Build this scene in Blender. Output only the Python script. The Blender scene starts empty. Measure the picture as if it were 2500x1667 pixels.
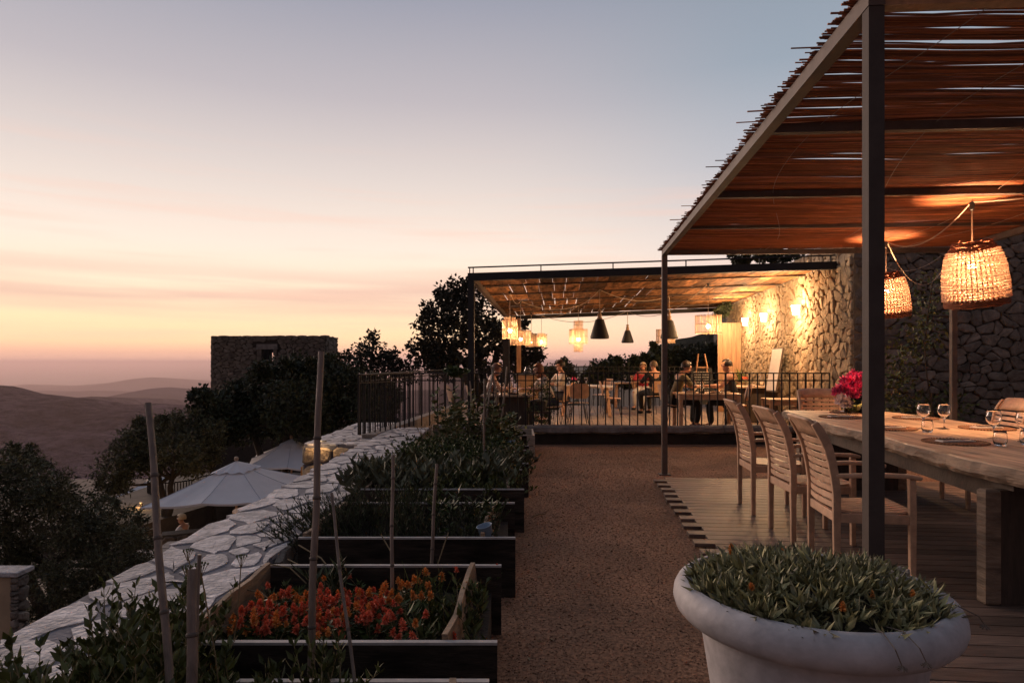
import bpy, math, random
import numpy as np
from mathutils import Vector, Matrix, noise as mnoise
random.seed(7); R = random.Random(11)
sc = bpy.context.scene
C = sc.collection
rad = math.radians
PI = math.pi
# ---------------------------------------------------------------- camera
cam = bpy.data.cameras.new('camera'); camo = bpy.data.objects.new('camera', cam); C.objects.link(camo)
camo.location = (0, 0, 1.4); camo.rotation_euler = (rad(90), 0, 0)
cam.sensor_width = 36; cam.lens = 36 * 1600 / 2500; cam.shift_y = 48.5 / 2500
cam.clip_start = 0.05; cam.clip_end = 200000
sc.camera = camo
sc.render.resolution_x = 1024; sc.render.resolution_y = 682
sc.view_settings.view_transform = 'Standard'; sc.view_settings.look = 'None'
sc.view_settings.gamma = 1; sc.view_settings.exposure = 0.48; sc.view_settings.use_curve_mapping = False
sc.cycles.use_denoising = True
sc.cycles.max_bounces = 7; sc.cycles.diffuse_bounces = 3; sc.cycles.glossy_bounces = 4
sc.cycles.transmission_bounces = 7; sc.cycles.transparent_max_bounces = 10
sc.cycles.sample_clamp_indirect = 8; sc.cycles.caustics_reflective = False; sc.cycles.caustics_refractive = False

def lin(r, g, b):
    f = lambda c: c / 12.92 if c <= .04045 else ((c + .055) / 1.055) ** 2.4
    return (f(r / 255), f(g / 255), f(b / 255), 1)

# ---------------------------------------------------------------- dusk sky
W = bpy.data.worlds.new('World'); sc.world = W; W.use_nodes = True
nt = W.node_tree; nt.nodes.clear(); N = nt.nodes; L = nt.links
def nd(t, **k):
    n = N.new(t)
    for a, v in k.items(): setattr(n, a, v)
    return n
def mth(op, a, b=None, clamp=False):
    n = N.new('ShaderNodeMath'); n.operation = op; n.use_clamp = clamp
    for i, v in enumerate((a, b)):
        if v is None: continue
        if isinstance(v, (int, float)): n.inputs[i].default_value = v
        else: L.new(v, n.inputs[i])
    return n.outputs[0]
tc = nd('ShaderNodeTexCoord'); sp = nd('ShaderNodeSeparateXYZ'); L.new(tc.outputs['Generated'], sp.inputs[0])
X, Y, Z = sp.outputs
hl = mth('SQRT', mth('ADD', mth('MULTIPLY', X, X), mth('MULTIPLY', Y, Y)))
hl = mth('MAXIMUM', hl, 0.02)
el = mth('DIVIDE', Z, hl)                       # tangent of the elevation
def ramp(fac, stops):
    n = N.new('ShaderNodeValToRGB'); L.new(fac, n.inputs[0]); e = n.color_ramp.elements
    while len(e) < len(stops): e.new(0.5)
    for i, (p, c) in enumerate(stops): e[i].position = p; e[i].color = c
    return n.outputs[0]
elr = mth('MULTIPLY', mth('ADD', el, 0.05), 1.25, True)
west = ramp(elr, [(0.0, lin(170, 136, 130)), (0.056, lin(200, 156, 142)), (0.078, lin(222, 170, 144)), (0.10, lin(246, 200, 156)),
                  (0.135, lin(244, 208, 166)), (0.19, lin(238, 212, 184)), (0.27, lin(226, 208, 193)), (0.40, lin(201, 189, 183)),
                  (0.55, lin(170, 163, 167)), (0.74, lin(140, 141, 153)), (1.0, lin(118, 122, 136))])
side = ramp(elr, [(0.0, lin(160, 132, 134)), (0.06, lin(216, 168, 154)), (0.11, lin(236, 188, 166)), (0.2, lin(222, 197, 184)),
                  (0.29, lin(200, 189, 185)), (0.42, lin(166, 167, 174)), (0.6, lin(135, 145, 157)), (1.0, lin(112, 120, 134))])
east = ramp(elr, [(0.0, lin(46, 44, 50)), (0.1, lin(62, 57, 66)), (0.3, lin(68, 64, 72)), (1.0, lin(90, 92, 104))])
# azimuth: cosine against the sunset direction
cw = mth('DIVIDE', mth('ADD', mth('MULTIPLY', X, -0.42), mth('MULTIPLY', Y, 0.907)), hl)
def mix(f, a, b):
    n = N.new('ShaderNodeMixRGB'); L.new(f, n.inputs[0]); L.new(a, n.inputs[1]); L.new(b, n.inputs[2]); return n.outputs[0]
def maprange(v, a, b):
    n = N.new('ShaderNodeMapRange'); n.interpolation_type = 'SMOOTHSTEP'
    L.new(v, n.inputs[0]); n.inputs[1].default_value = a; n.inputs[2].default_value = b; return n.outputs[0]
sky = mix(maprange(cw, 0.66, 0.96), side, west)
sky = mix(maprange(cw, -0.25, 0.62), east, sky)
# cloud bands: streaks stretched along the horizon
cmb = nd('ShaderNodeCombineXYZ')
L.new(mth('MULTIPLY', mth('DIVIDE', X, hl), 1.1), cmb.inputs[0]); L.new(mth('MULTIPLY', el, 22), cmb.inputs[1]); L.new(mth('DIVIDE', Y, hl), cmb.inputs[2])
nz = nd('ShaderNodeTexNoise'); nz.inputs['Scale'].default_value = 1.35; nz.inputs['Detail'].default_value = 5; nz.inputs['Roughness'].default_value = .5
L.new(cmb.outputs[0], nz.inputs['Vector'])
band1 = mth('MULTIPLY', maprange(el, 0.055, 0.085), mth('SUBTRACT', 1.0, maprange(el, 0.10, 0.15)))
cl = mth('MULTIPLY', mth('MULTIPLY', band1, maprange(nz.outputs[0], 0.3, 0.64)), 0.7)
cc = nd('ShaderNodeRGB'); cc.outputs[0].default_value = lin(203, 162, 148)
sky = mix(cl, sky, cc.outputs[0])
nz2 = nd('ShaderNodeTexNoise'); nz2.inputs['Scale'].default_value = 2.6; nz2.inputs['Detail'].default_value = 4
L.new(cmb.outputs[0], nz2.inputs['Vector'])
band2 = mth('MULTIPLY', maprange(el, 0.0, 0.03), mth('SUBTRACT', 1.0, maprange(el, 0.2, 0.36)))
cl2 = mth('MULTIPLY', mth('MULTIPLY', band2, maprange(nz2.outputs[0], 0.45, 0.75)), 0.3)
cc2 = nd('ShaderNodeRGB'); cc2.outputs[0].default_value = lin(226, 178, 158)
sky = mix(cl2, sky, cc2.outputs[0])
below = nd('ShaderNodeRGB'); below.outputs[0].default_value = lin(120, 98, 98)
sky = mix(mth('SUBTRACT', 1.0, maprange(el, -0.25, -0.02)), sky, below.outputs[0])
bg = nd('ShaderNodeBackground'); bg.inputs[1].default_value = 1.0; L.new(sky, bg.inputs[0])
wo = nd('ShaderNodeOutputWorld'); L.new(bg.outputs[0], wo.inputs[0])
# last glow of the set sun: very weak, wide and warm, from the west
sl = bpy.data.lights.new('sunset_glow', 'SUN'); sl.energy = 1.35; sl.angle = rad(28); sl.color = (1, .70, .54)
slo = bpy.data.objects.new('sunset_glow', sl); C.objects.link(slo)
slo.rotation_euler = Vector((0.64, -0.74, -0.20)).to_track_quat('-Z', 'Y').to_euler()

# ---------------------------------------------------------------- materials
MT = {}
def mat(name, col, rough=.7, var=.25, scale=6, bump=0.0, bscale=None, metal=0.0, island=0.0, stretch=None, col2=None, spec=None, transl=0.0, objvar=0.0, dist=0.01, patch=0.0, pscale=1.3):
    m = bpy.data.materials.new(name); m.use_nodes = True; t = m.node_tree; n = t.nodes; l = t.links
    b = n['Principled BSDF']; b.inputs['Roughness'].default_value = rough; b.inputs['Metallic'].default_value = metal
    if spec is not None: b.inputs['Specular IOR Level'].default_value = spec
    c1 = tuple(max(0, c * (1 - var)) for c in col); c2 = tuple(min(1, c * (1 + var)) for c in (col2 or col))
    tcn = n.new('ShaderNodeTexCoord'); mp = n.new('ShaderNodeMapping')
    l.new(tcn.outputs['Object'], mp.inputs[0])
    if stretch: mp.inputs['Scale'].default_value = stretch
    if objvar:
        oi = n.new('ShaderNodeObjectInfo'); va = n.new('ShaderNodeVectorMath'); va.operation = 'SCALE'
        cb = n.new('ShaderNodeCombineXYZ'); l.new(oi.outputs['Random'], cb.inputs[0]); l.new(oi.outputs['Random'], cb.inputs[1])
        l.new(cb.outputs[0], va.inputs[0]); va.inputs['Scale'].default_value = 37.0; l.new(va.outputs[0], mp.inputs['Location'])
    nzn = n.new('ShaderNodeTexNoise'); nzn.inputs['Scale'].default_value = scale; nzn.inputs['Detail'].default_value = 6
    nzn.inputs['Roughness'].default_value = .62
    l.new(mp.outputs[0], nzn.inputs['Vector'])
    cr = n.new('ShaderNodeValToRGB'); e = cr.color_ramp.elements
    e[0].position = .32; e[0].color = (*c1, 1); e[1].position = .7; e[1].color = (*c2, 1)
    l.new(nzn.outputs[0], cr.inputs[0]); out = cr.outputs[0]
    def scaleby(val, amt, out):
        hs = n.new('ShaderNodeHueSaturation'); mr = n.new('ShaderNodeMapRange')
        l.new(val, mr.inputs[0]); mr.inputs[3].default_value = 1 - amt; mr.inputs[4].default_value = 1 + amt
        l.new(mr.outputs[0], hs.inputs['Value']); l.new(out, hs.inputs['Color']); return hs.outputs[0]
    if objvar:
        out = scaleby(oi.outputs['Random'], objvar, out)
    if patch:
        n3 = n.new('ShaderNodeTexNoise'); n3.inputs['Scale'].default_value = pscale; n3.inputs['Detail'].default_value = 4; n3.inputs['Distortion'].default_value = .6
        l.new(mp.outputs[0], n3.inputs['Vector']); st = n.new('ShaderNodeMapRange'); l.new(n3.outputs[0], st.inputs[0]); st.inputs[1].default_value = .33; st.inputs[2].default_value = .67
        out = scaleby(st.outputs[0], patch, out)
    if island:
        g = n.new('ShaderNodeNewGeometry'); out = scaleby(g.outputs['Random Per Island'], island, out)
    l.new(out, b.inputs['Base Color'])
    if bump:
        n2 = n.new('ShaderNodeTexNoise'); n2.inputs['Scale'].default_value = bscale or scale * 6; n2.inputs['Detail'].default_value = 7
        l.new(mp.outputs[0], n2.inputs['Vector'])
        bp = n.new('ShaderNodeBump'); bp.inputs['Strength'].default_value = bump; bp.inputs['Distance'].default_value = dist
        l.new(n2.outputs[0], bp.inputs['Height']); l.new(bp.outputs[0], b.inputs['Normal'])
    if transl:
        tr = n.new('ShaderNodeBsdfTranslucent'); l.new(out, tr.inputs[0]); ms = n.new('ShaderNodeMixShader'); ms.inputs[0].default_value = transl
        l.new(b.outputs[0], ms.inputs[1]); l.new(tr.outputs[0], ms.inputs[2]); l.new(ms.outputs[0], n['Material Output'].inputs[0])
    MT[name] = m; return m
def emis(name, col, st):
    m = bpy.data.materials.new(name); m.use_nodes = True; n = m.node_tree.nodes; n.clear()
    e = n.new('ShaderNodeEmission'); e.inputs[0].default_value = (*col, 1); e.inputs[1].default_value = st
    o = n.new('ShaderNodeOutputMaterial'); m.node_tree.links.new(e.outputs[0], o.inputs[0]); MT[name] = m
def glass(name, col=(1, 1, 1), rough=0.0, ior=1.45):
    m = bpy.data.materials.new(name); m.use_nodes = True; b = m.node_tree.nodes['Principled BSDF']
    b.inputs['Base Color'].default_value = (*col, 1); b.inputs['Transmission Weight'].default_value = 1
    b.inputs['Roughness'].default_value = rough; b.inputs['IOR'].default_value = ior; MT[name] = m
mat('gravel', (.22, .105, .058), .95, .6, 45, .7, 380, col2=(.33, .175, .10), dist=.01, patch=.28, pscale=1.1)
mat('pebble', (.30, .16, .095), .9, .3, 30, island=.5)
mat('paving', (.54, .50, .49), .9, .36, 13, 1.0, 38, objvar=.18, dist=.02, patch=.22, pscale=5)
mat('mortar', (.14, .138, .16), .95, .35, 9, .7, 50, dist=.01)
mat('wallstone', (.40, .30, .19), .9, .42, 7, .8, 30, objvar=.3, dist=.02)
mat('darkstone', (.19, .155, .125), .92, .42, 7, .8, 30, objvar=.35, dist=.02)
mat('towerstone', (.16, .13, .105), .95, .4, 3, .6, 14, objvar=.3, dist=.03)
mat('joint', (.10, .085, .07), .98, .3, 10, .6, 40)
mat('towerjoint', (.035, .028, .023), .98, .3, 10)
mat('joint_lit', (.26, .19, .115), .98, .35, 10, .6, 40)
mat('curb', (.20, .175, .16), .9, .35, 8, .8, 30, dist=.015)
mat('deck', (.17, .115, .088), .55, .4, 5, .5, 30, stretch=(1, 9, 9), objvar=.32, dist=.004)
mat('floorboard', (.32, .25, .20), .6, .3, 3, .4, 20, stretch=(9, 1, 9), objvar=.2, dist=.004)
mat('teak', (.54, .33, .205), .5, .22, 5, .25, 30, stretch=(3, 3, 3), objvar=.1, dist=.002)
mat('slab', (.52, .30, .16), .5, .5, 2.2, .4, 12, stretch=(9, .8, 4), col2=(.55, .40, .27), dist=.006)
mat('bark_edge', (.27, .19, .13), .8, .45, 6, .9, 14, stretch=(1, .5, 3), dist=.02)
mat('darkwood', (.075, .05, .035), .7, .35, 5, .4, 30, stretch=(6, 1, 1))
mat('plank', (.15, .07, .03), .8, .75, 4, .4, 20, stretch=(2.4, .6, 1), col2=(.27, .13, .055), objvar=.6, spec=.1)
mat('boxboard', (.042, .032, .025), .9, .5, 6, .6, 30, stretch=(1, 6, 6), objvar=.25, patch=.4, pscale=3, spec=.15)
mat('palewood', (.42, .35, .29), .8, .25, 8, .4, 40, stretch=(1, 1, 5), objvar=.15)
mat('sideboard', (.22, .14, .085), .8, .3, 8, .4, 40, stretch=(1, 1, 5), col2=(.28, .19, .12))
mat('boxtop_skylit', (.40, .37, .35), .8, .25, 10)  # sky light on the bed board tops, put into a pale colour
mat('doorwood', (.42, .23, .12), .6, .3, 3, .2, 20, stretch=(6, 6, .6))
mat('metal_post_shaded', (.07, .055, .048), .65, .15, 10, .1, 60, spec=.15)  # darker copy of the beam metal, near post's front shade in its colour
mat('metal_dark', (.022, .02, .02), .6, .2, 10, spec=.3)
mat('metal_beam', (.13, .10, .085), .6, .15, 10, .15, 60, spec=.25)
mat('reed', (.36, .125, .05), .7, .4, 4, island=.65, stretch=(1, 12, 12))
mat('cable', (.45, .36, .27), .6, .1)
mat('cable_dark', (.05, .04, .035), .6, .1)
mat('weave', (.86, .62, .46), .8, .2, 20, transl=.075, island=.0)
mat('weave_rim', (.28, .10, .045), .8, .3, 20, transl=.1)
mat('rattan', (.72, .52, .34), .6, .2, 30, transl=.11, island=.25)
mat('shade_dark', (.035, .034, .033), .55, .2, 10)
mat('turned_wood', (.42, .28, .18), .5, .2, 8)
mat('canvas', (.78, .76, .78), .85, .05, 2, .15, 8, transl=.15)
mat('canvas_seam', (.42, .43, .48), .9, .05)
mat('planter_clay', (.42, .40, .405), .62, .2, 14, .3, 40, dist=.005, patch=.11, pscale=3.5)
mat('soil', (.035, .026, .02), .98, .4, 20, .8, 60)
mat('bamboo', (.20, .15, .12), .5, .35, 6, .3, 30, stretch=(5, 5, .8), objvar=.15)
mat('bamboo_node', (.10, .075, .06), .7, .2)
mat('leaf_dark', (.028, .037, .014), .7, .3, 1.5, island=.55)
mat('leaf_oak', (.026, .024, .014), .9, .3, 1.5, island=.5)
mat('leaf_olive', (.055, .062, .026), .65, .3, 1.5, island=.7, col2=(.08, .078, .036))
mat('leaf_herb', (.05, .075, .012), .6, .3, 5, island=.5)
mat('leaf_rosemary', (.045, .06, .02), .6, .3, 5, island=.5)
mat('leaf_sage', (.11, .115, .065), .7, .25, 5, island=.45)
mat('leaf_weed', (.085, .098, .024), .6, .3, 5, island=.5)
mat('leaf_gazania', (.25, .235, .11), .55, .3, 8, island=.7)
mat('leaf_spiky', (.16, .19, .06), .5, .3, 8, island=.4)
mat('dry_stem', (.26, .19, .10), .8, .3, 8)
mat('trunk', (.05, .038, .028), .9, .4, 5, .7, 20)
mat('petal_red', (.90, .22, .12), .6, .25, 30, island=.3)
mat('petal_orange', (.90, .36, .10), .6, .25, 30, island=.3)
mat('petal_pink', (.80, .09, .26), .6, .35, 20, island=.4)
mat('petal_white', (.80, .68, .68), .6, .2, 20, island=.2)
mat('petal_peach', (.62, .32, .2), .6, .2, 20, island=.2)
mat('placemat', (.26, .125, .06), .8, .45, 40, .8, 120, dist=.004)
mat('napkin', (.75, .7, .65), .8, .05)
mat('steel', (.55, .53, .5), .25, .1, metal=1)
mat('blade', (.03, .03, .03), .4, .1)
mat('skin', (.50, .26, .17), .55, .1, 8)
mat('hair_dark', (.03, .02, .016), .5, .3, 20, stretch=(8, 8, 1))
mat('hair_red', (.22, .08, .035), .5, .3, 20, stretch=(8, 8, 1))
mat('hair_blonde', (.62, .46, .28), .5, .2, 20, stretch=(8, 8, 1))
mat('hair_grey', (.14, .10, .07), .6, .3, 20)
mat('cloth_black', (.018, .018, .02), .9, .2)
mat('cloth_red', (.50, .05, .06), .85, .2)
mat('cloth_white', (.60, .52, .42), .85, .12)
mat('cloth_olive', (.13, .10, .045), .85, .2)
mat('cloth_denim', (.05, .055, .075), .85, .2)
mat('eye', (.02, .015, .01), .3, .1)
mat('lips', (.4, .12, .1), .5, .1)
mat('chalkboard', (.02, .02, .02), .8, .2)
mat('chalk', (.4, .38, .35), .9, .1)
mat('board_white', (.62, .58, .56), .6, .06)
mat('stucco', (.42, .30, .19), .95, .15, 5, .4, 40)
mat('cabinet_wood', (.35, .21, .11), .6, .2, 4, stretch=(6, 6, .7))
mat('basket', (.42, .26, .13), .8, .3, 30, .6, 60)
mat('plastic_blue', (.22, .3, .4), .5, .1)
mat('plate', (.7, .66, .6), .3, .05)
mat('food', (.20, .09, .04), .8, .5, 40)
mat('pepper_mill', (.02, .015, .012), .4, .1)
mat('hill_near', (.022, .016, .025), 1, .5, .035, 1.0, .08, dist=25, col2=(.080, .059, .072), spec=0, patch=.45, pscale=.006)
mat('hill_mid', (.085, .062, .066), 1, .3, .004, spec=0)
mat('hill_green', (.045, .046, .036), 1, .5, .25, 1, 1.5, dist=1, spec=0)
mat('ground_lower', (.06, .045, .035), .95, .4, 2, .5, 12)
mat('terrace_lower', (.28, .19, .12), .9, .3, 3)
glass('glass')
glass('glass_green', (.75, .9, .6))
glass('water', (.95, .97, .9), 0, 1.33)
emis('bulb', (1, .70, .38), 60)
emis('bulb_soft', (1, .66, .34), 22)
emis('sconce_glow', (1, .74, .42), 16)
sea = mat('sea', (.20, .13, .12), .8, .1, .0004, spec=.1)

# ---------------------------------------------------------------- mesh helpers
def at(px, py, y): return Vector(((px - 1250) * y / 1600, y, 1.4 - (py - 882) * y / 1600))
class MB:
    def __init__(s): s.v = []; s.f = []; s.mi = []; s.m = 0; s.sm = False
    def add(s, vs, fs):
        o = len(s.v); s.v += [tuple(v) for v in vs]
        for f in fs: s.f.append(tuple(i + o for i in f)); s.mi.append(s.m)
    def box(s, x0, x1, y0, y1, z0, z1, bev=0):
        if bev:
            b = bev; s.add([(x0+b,y0+b,z0),(x1-b,y0+b,z0),(x1-b,y1-b,z0),(x0+b,y1-b,z0),(x0,y0,z0+b),(x1,y0,z0+b),(x1,y1,z0+b),(x0,y1,z0+b),
                       (x0,y0,z1-b),(x1,y0,z1-b),(x1,y1,z1-b),(x0,y1,z1-b),(x0+b,y0+b,z1),(x1-b,y0+b,z1),(x1-b,y1-b,z1),(x0+b,y1-b,z1)],
                      [(3,2,1,0),(12,13,14,15)] + [(a+i, a+(i+1)%4, a+4+(i+1)%4, a+4+i) for a in (0,4,8) for i in range(4)])
        else:
            s.add([(x0,y0,z0),(x1,y0,z0),(x1,y1,z0),(x0,y1,z0),(x0,y0,z1),(x1,y0,z1),(x1,y1,z1),(x0,y1,z1)],
                  [(3,2,1,0),(4,5,6,7),(0,1,5,4),(1,2,6,5),(2,3,7,6),(3,0,4,7)])
        return s
    def bar(s, a, b, w, h, up=(0, 0, 1)):
        a = Vector(a); b = Vector(b); d = (b - a).normalized(); u = Vector(up)
        if abs(d.dot(u)) > .98: u = Vector((0, 1, 0))
        r = d.cross(u).normalized() * w / 2; u = r.cross(d).normalized() * h / 2
        s.add([a-r-u, a+r-u, a+r+u, a-r+u, b-r-u, b+r-u, b+r+u, b-r+u], [(0,3,2,1)[::-1],(4,5,6,7),(0,1,5,4),(1,2,6,5),(2,3,7,6),(3,0,4,7)])
        return s
    def tube(s, pts, r, n=8, cap=True, rx=1.0):
        pts = [Vector(p) for p in pts]; rs = r if isinstance(r, (list, tuple)) else [r] * len(pts)
        vs = []; prev = None
        for i, p in enumerate(pts):
            d = (pts[min(i+1, len(pts)-1)] - pts[max(i-1, 0)]).normalized()
            if prev is None:
                u = Vector((0, 0, 1)) if abs(d.z) < .9 else Vector((1, 0, 0))
                a = d.cross(u).normalized()
            else:
                a = (prev - d * prev.dot(d)).normalized()
            prev = a; b = d.cross(a)
            for k in range(n):
                t = 2 * PI * k / n; vs.append(p + (a * math.cos(t) * rx + b * math.sin(t)) * rs[i])
        fs = [(i*n+k, i*n+(k+1) % n, (i+1)*n+(k+1) % n, (i+1)*n+k) for i in range(len(pts)-1) for k in range(n)]
        if cap: fs += [tuple(range(n))[::-1], tuple((len(pts)-1)*n+k for k in range(n))]
        s.add(vs, fs); return s
    def lathe(s, prof, n=24, c=(0, 0, 0), close=False):
        vs = []; cx, cy, cz = c
        for r, z in prof:
            for k in range(n): t = 2*PI*k/n; vs.append((cx + r*math.cos(t), cy + r*math.sin(t), cz + z))
        fs = [(i*n+k, i*n+(k+1) % n, (i+1)*n+(k+1) % n, (i+1)*n+k) for i in range(len(prof)-1) for k in range(n)]
        if close: fs += [tuple(range(n))[::-1], tuple((len(prof)-1)*n+k for k in range(n))]
        s.add(vs, fs); return s
    def sphere(s, c, r, n=10, m=6, sc_=(1, 1, 1)):
        prof = [(max(1e-4, math.sin(PI*i/m)), -math.cos(PI*i/m)) for i in range(m+1)]
        vs = []
        for a, z in prof:
            for k in range(n): t = 2*PI*k/n; vs.append((c[0]+r*sc_[0]*a*math.cos(t), c[1]+r*sc_[1]*a*math.sin(t), c[2]+r*sc_[2]*z))
        s.add(vs, [(i*n+k, i*n+(k+1) % n, (i+1)*n+(k+1) % n, (i+1)*n+k) for i in range(m) for k in range(n)]); return s
    def mesh(s, name, mats, smooth=False):
        me = bpy.data.meshes.new(name); me.from_pydata(s.v, [], s.f)
        for m in (mats if isinstance(mats, (list, tuple)) else [mats]): me.materials.append(MT[m] if isinstance(m, str) else m)
        if any(s.mi): me.polygons.foreach_set('material_index', s.mi)
        if smooth: me.polygons.foreach_set('use_smooth', [True] * len(me.polygons))
        me.update(); return me
    def build(s, name, mats, parent=None, loc=(0, 0, 0), rz=0, smooth=False, **k):
        return link(name, s.mesh(name, mats, smooth), parent, loc, rz, **k)
def link(name, me, parent=None, loc=(0, 0, 0), rz=0, **k):
    o = bpy.data.objects.new(name, me); C.objects.link(o); o.location = loc
    o.rotation_euler = rz if isinstance(rz, tuple) else (0, 0, rz)
    if parent: o.parent = parent
    tag(o, **k); return o
def tag(o, label=None, cat=None, group=None, kind=None):
    if label: o['label'] = label
    if cat: o['category'] = cat
    if group: o['group'] = group
    if kind: o['kind'] = kind
    return o
def empty(name, loc=(0, 0, 0), rz=0, **k):
    return link(name, None, None, loc, rz, **k)
def kids(o): return [c for c in bpy.data.objects if c.parent == o]
def copy_tree(o, loc=None, rz=None, label=None, group=None, parent=None, ch=None):
    c = o.copy(); C.objects.link(c)
    if parent: c.parent = parent
    if loc is not None: c.location = loc
    if rz is not None: c.rotation_euler = (0, 0, rz) if not isinstance(rz, tuple) else rz
    if label: c['label'] = label
    if group: c['group'] = group
    for k in kids(o): copy_tree(k, parent=c)
    return c
def npmesh(name, v, f, mats, mi=None):
    """v (n,3), f (m,4) or (m,3) numpy"""
    me = bpy.data.meshes.new(name); k = f.shape[1]
    me.vertices.add(len(v)); me.vertices.foreach_set('co', np.ascontiguousarray(v, dtype=np.float32).ravel())
    me.loops.add(f.size); me.loops.foreach_set('vertex_index', np.ascontiguousarray(f, dtype=np.int32).ravel())
    me.polygons.add(len(f)); me.polygons.foreach_set('loop_start', np.arange(0, f.size, k, dtype=np.int32))
    try: me.polygons.foreach_set('loop_total', np.full(len(f), k, dtype=np.int32))
    except Exception: pass
    for m in (mats if isinstance(mats, (list, tuple)) else [mats]): me.materials.append(MT[m])
    if mi is not None: me.polygons.foreach_set('material_index', np.asarray(mi, dtype=np.int32))
    me.update(calc_edges=True); me.validate(); return me
rng = np.random.default_rng(5)
def leaves(cent, dirs, length, width, fold=.25, lj=.35, roll=None):
    """one leaf per centre: a folded blade of two quads, base at cent, pointing along dirs"""
    n = len(cent); d = dirs / (np.linalg.norm(dirs, axis=1, keepdims=True) + 1e-9)
    r = rng.normal(size=(n, 3)) if roll is None else roll
    a = np.cross(d, r); a /= (np.linalg.norm(a, axis=1, keepdims=True) + 1e-9); u = np.cross(a, d)
    Ls = (length * (1 + lj * rng.uniform(-1, 1, n)))[:, None]; Ws = (width * (1 + lj * rng.uniform(-1, 1, n)))[:, None]
    p0 = cent; p3 = cent + d * Ls; mid = cent + d * Ls * .45
    pl = mid + a * Ws / 2 + u * Ws * fold; pr = mid - a * Ws / 2 + u * Ws * fold
    v = np.stack([p0, pl, p3, pr], 1).reshape(-1, 3)
    b = np.arange(n)[:, None] * 4
    f = np.concatenate([b + np.array([[0, 1, 2]]), b + np.array([[0, 2, 3]])], 1).reshape(-1, 3)
    return v, f
def cloud_pts(blobs, per, spread=.16, k=26, flat=1.0):
    """points gathered in small clumps near the surface of the blobs (c, r)"""
    out = []; dirs = []
    for c, r in blobs:
        rr = np.array(r if isinstance(r, (tuple, list)) else (r, r, r * flat), float); c = np.array(c, float)
        kk = max(4, int(k * (rr.mean() ** 1.2) / 0.5)); q = rng.normal(size=(kk, 3)); q /= np.linalg.norm(q, axis=1, keepdims=True)
        q *= rng.uniform(.45, 1.08, (kk, 1)) ** .6
        cl = c + q * rr
        m = max(3, int(per))
        o = np.clip(rng.normal(size=(kk, m, 3)), -1.9, 1.9) * (rr.mean() * spread) * rng.uniform(.6, 1.5, (kk, 1, 1))
        p = (cl[:, None, :] + o).reshape(-1, 3); out.append(p)
        dd = rng.normal(size=p.shape) * .8 + (p - c) / rr.mean() * .7; dirs.append(dd)
    return np.concatenate(out), np.concatenate(dirs)
def join(parts):
    vs = []; fs = []; o = 0
    for v, f in parts: vs.append(v); fs.append(f + o); o += len(v)
    return np.concatenate(vs), np.concatenate(fs)

# ---------------------------------------------------------------- irregular stonework
def clip(poly, p, q):
    """keep the part of poly nearer p than q"""
    mx, my = (p[0]+q[0])/2, (p[1]+q[1])/2; nx, ny = q[0]-p[0], q[1]-p[1]; out = []
    for i in range(len(poly)):
        a = poly[i]; b = poly[(i+1) % len(poly)]
        da = (a[0]-mx)*nx + (a[1]-my)*ny; db = (b[0]-mx)*nx + (b[1]-my)*ny
        if da <= 0: out.append(a)
        if (da < 0) != (db < 0):
            t = da / (da - db); out.append((a[0]+(b[0]-a[0])*t, a[1]+(b[1]-a[1])*t))
    return out
def cells(w, h, size, seed, asp=1.4):
    """irregular polygons filling w x h, wider than tall by asp"""
    r = random.Random(seed); h2 = h * asp; nx = max(1, round(w / size)); ny = max(1, round(h2 / size)); pts = []
    for j in range(ny):
        for i in range(nx):
            if r.random() < .20 and 0 < i < nx-1: continue
            pts.append(((i + .5 + (.5 if j % 2 else 0) * .6 + r.uniform(-.46, .46)) * w / nx, (j + .5 + r.uniform(-.44, .44)) * h2 / ny))
            if r.random() < .34: pts.append(((i + r.random()) * w / nx, (j + r.random()) * h2 / ny))
    pts = [(min(w*.999, max(w*.001, a)), min(h2*.999, max(h2*.001, b))) for a, b in pts]
    A = np.array(pts); res = []
    for i, p in enumerate(pts):
        d = ((A - A[i]) ** 2).sum(1); idx = np.argsort(d)[1:22]; poly = [(0, 0), (w, 0), (w, h2), (0, h2)]
        for j in idx:
            if d[j] < 1e-8: poly = []; break
            poly = clip(poly, p, pts[j])
            if len(poly) < 3: break
        if len(poly) >= 3: res.append([(a, b / asp) for a, b in poly])
    return res
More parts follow.
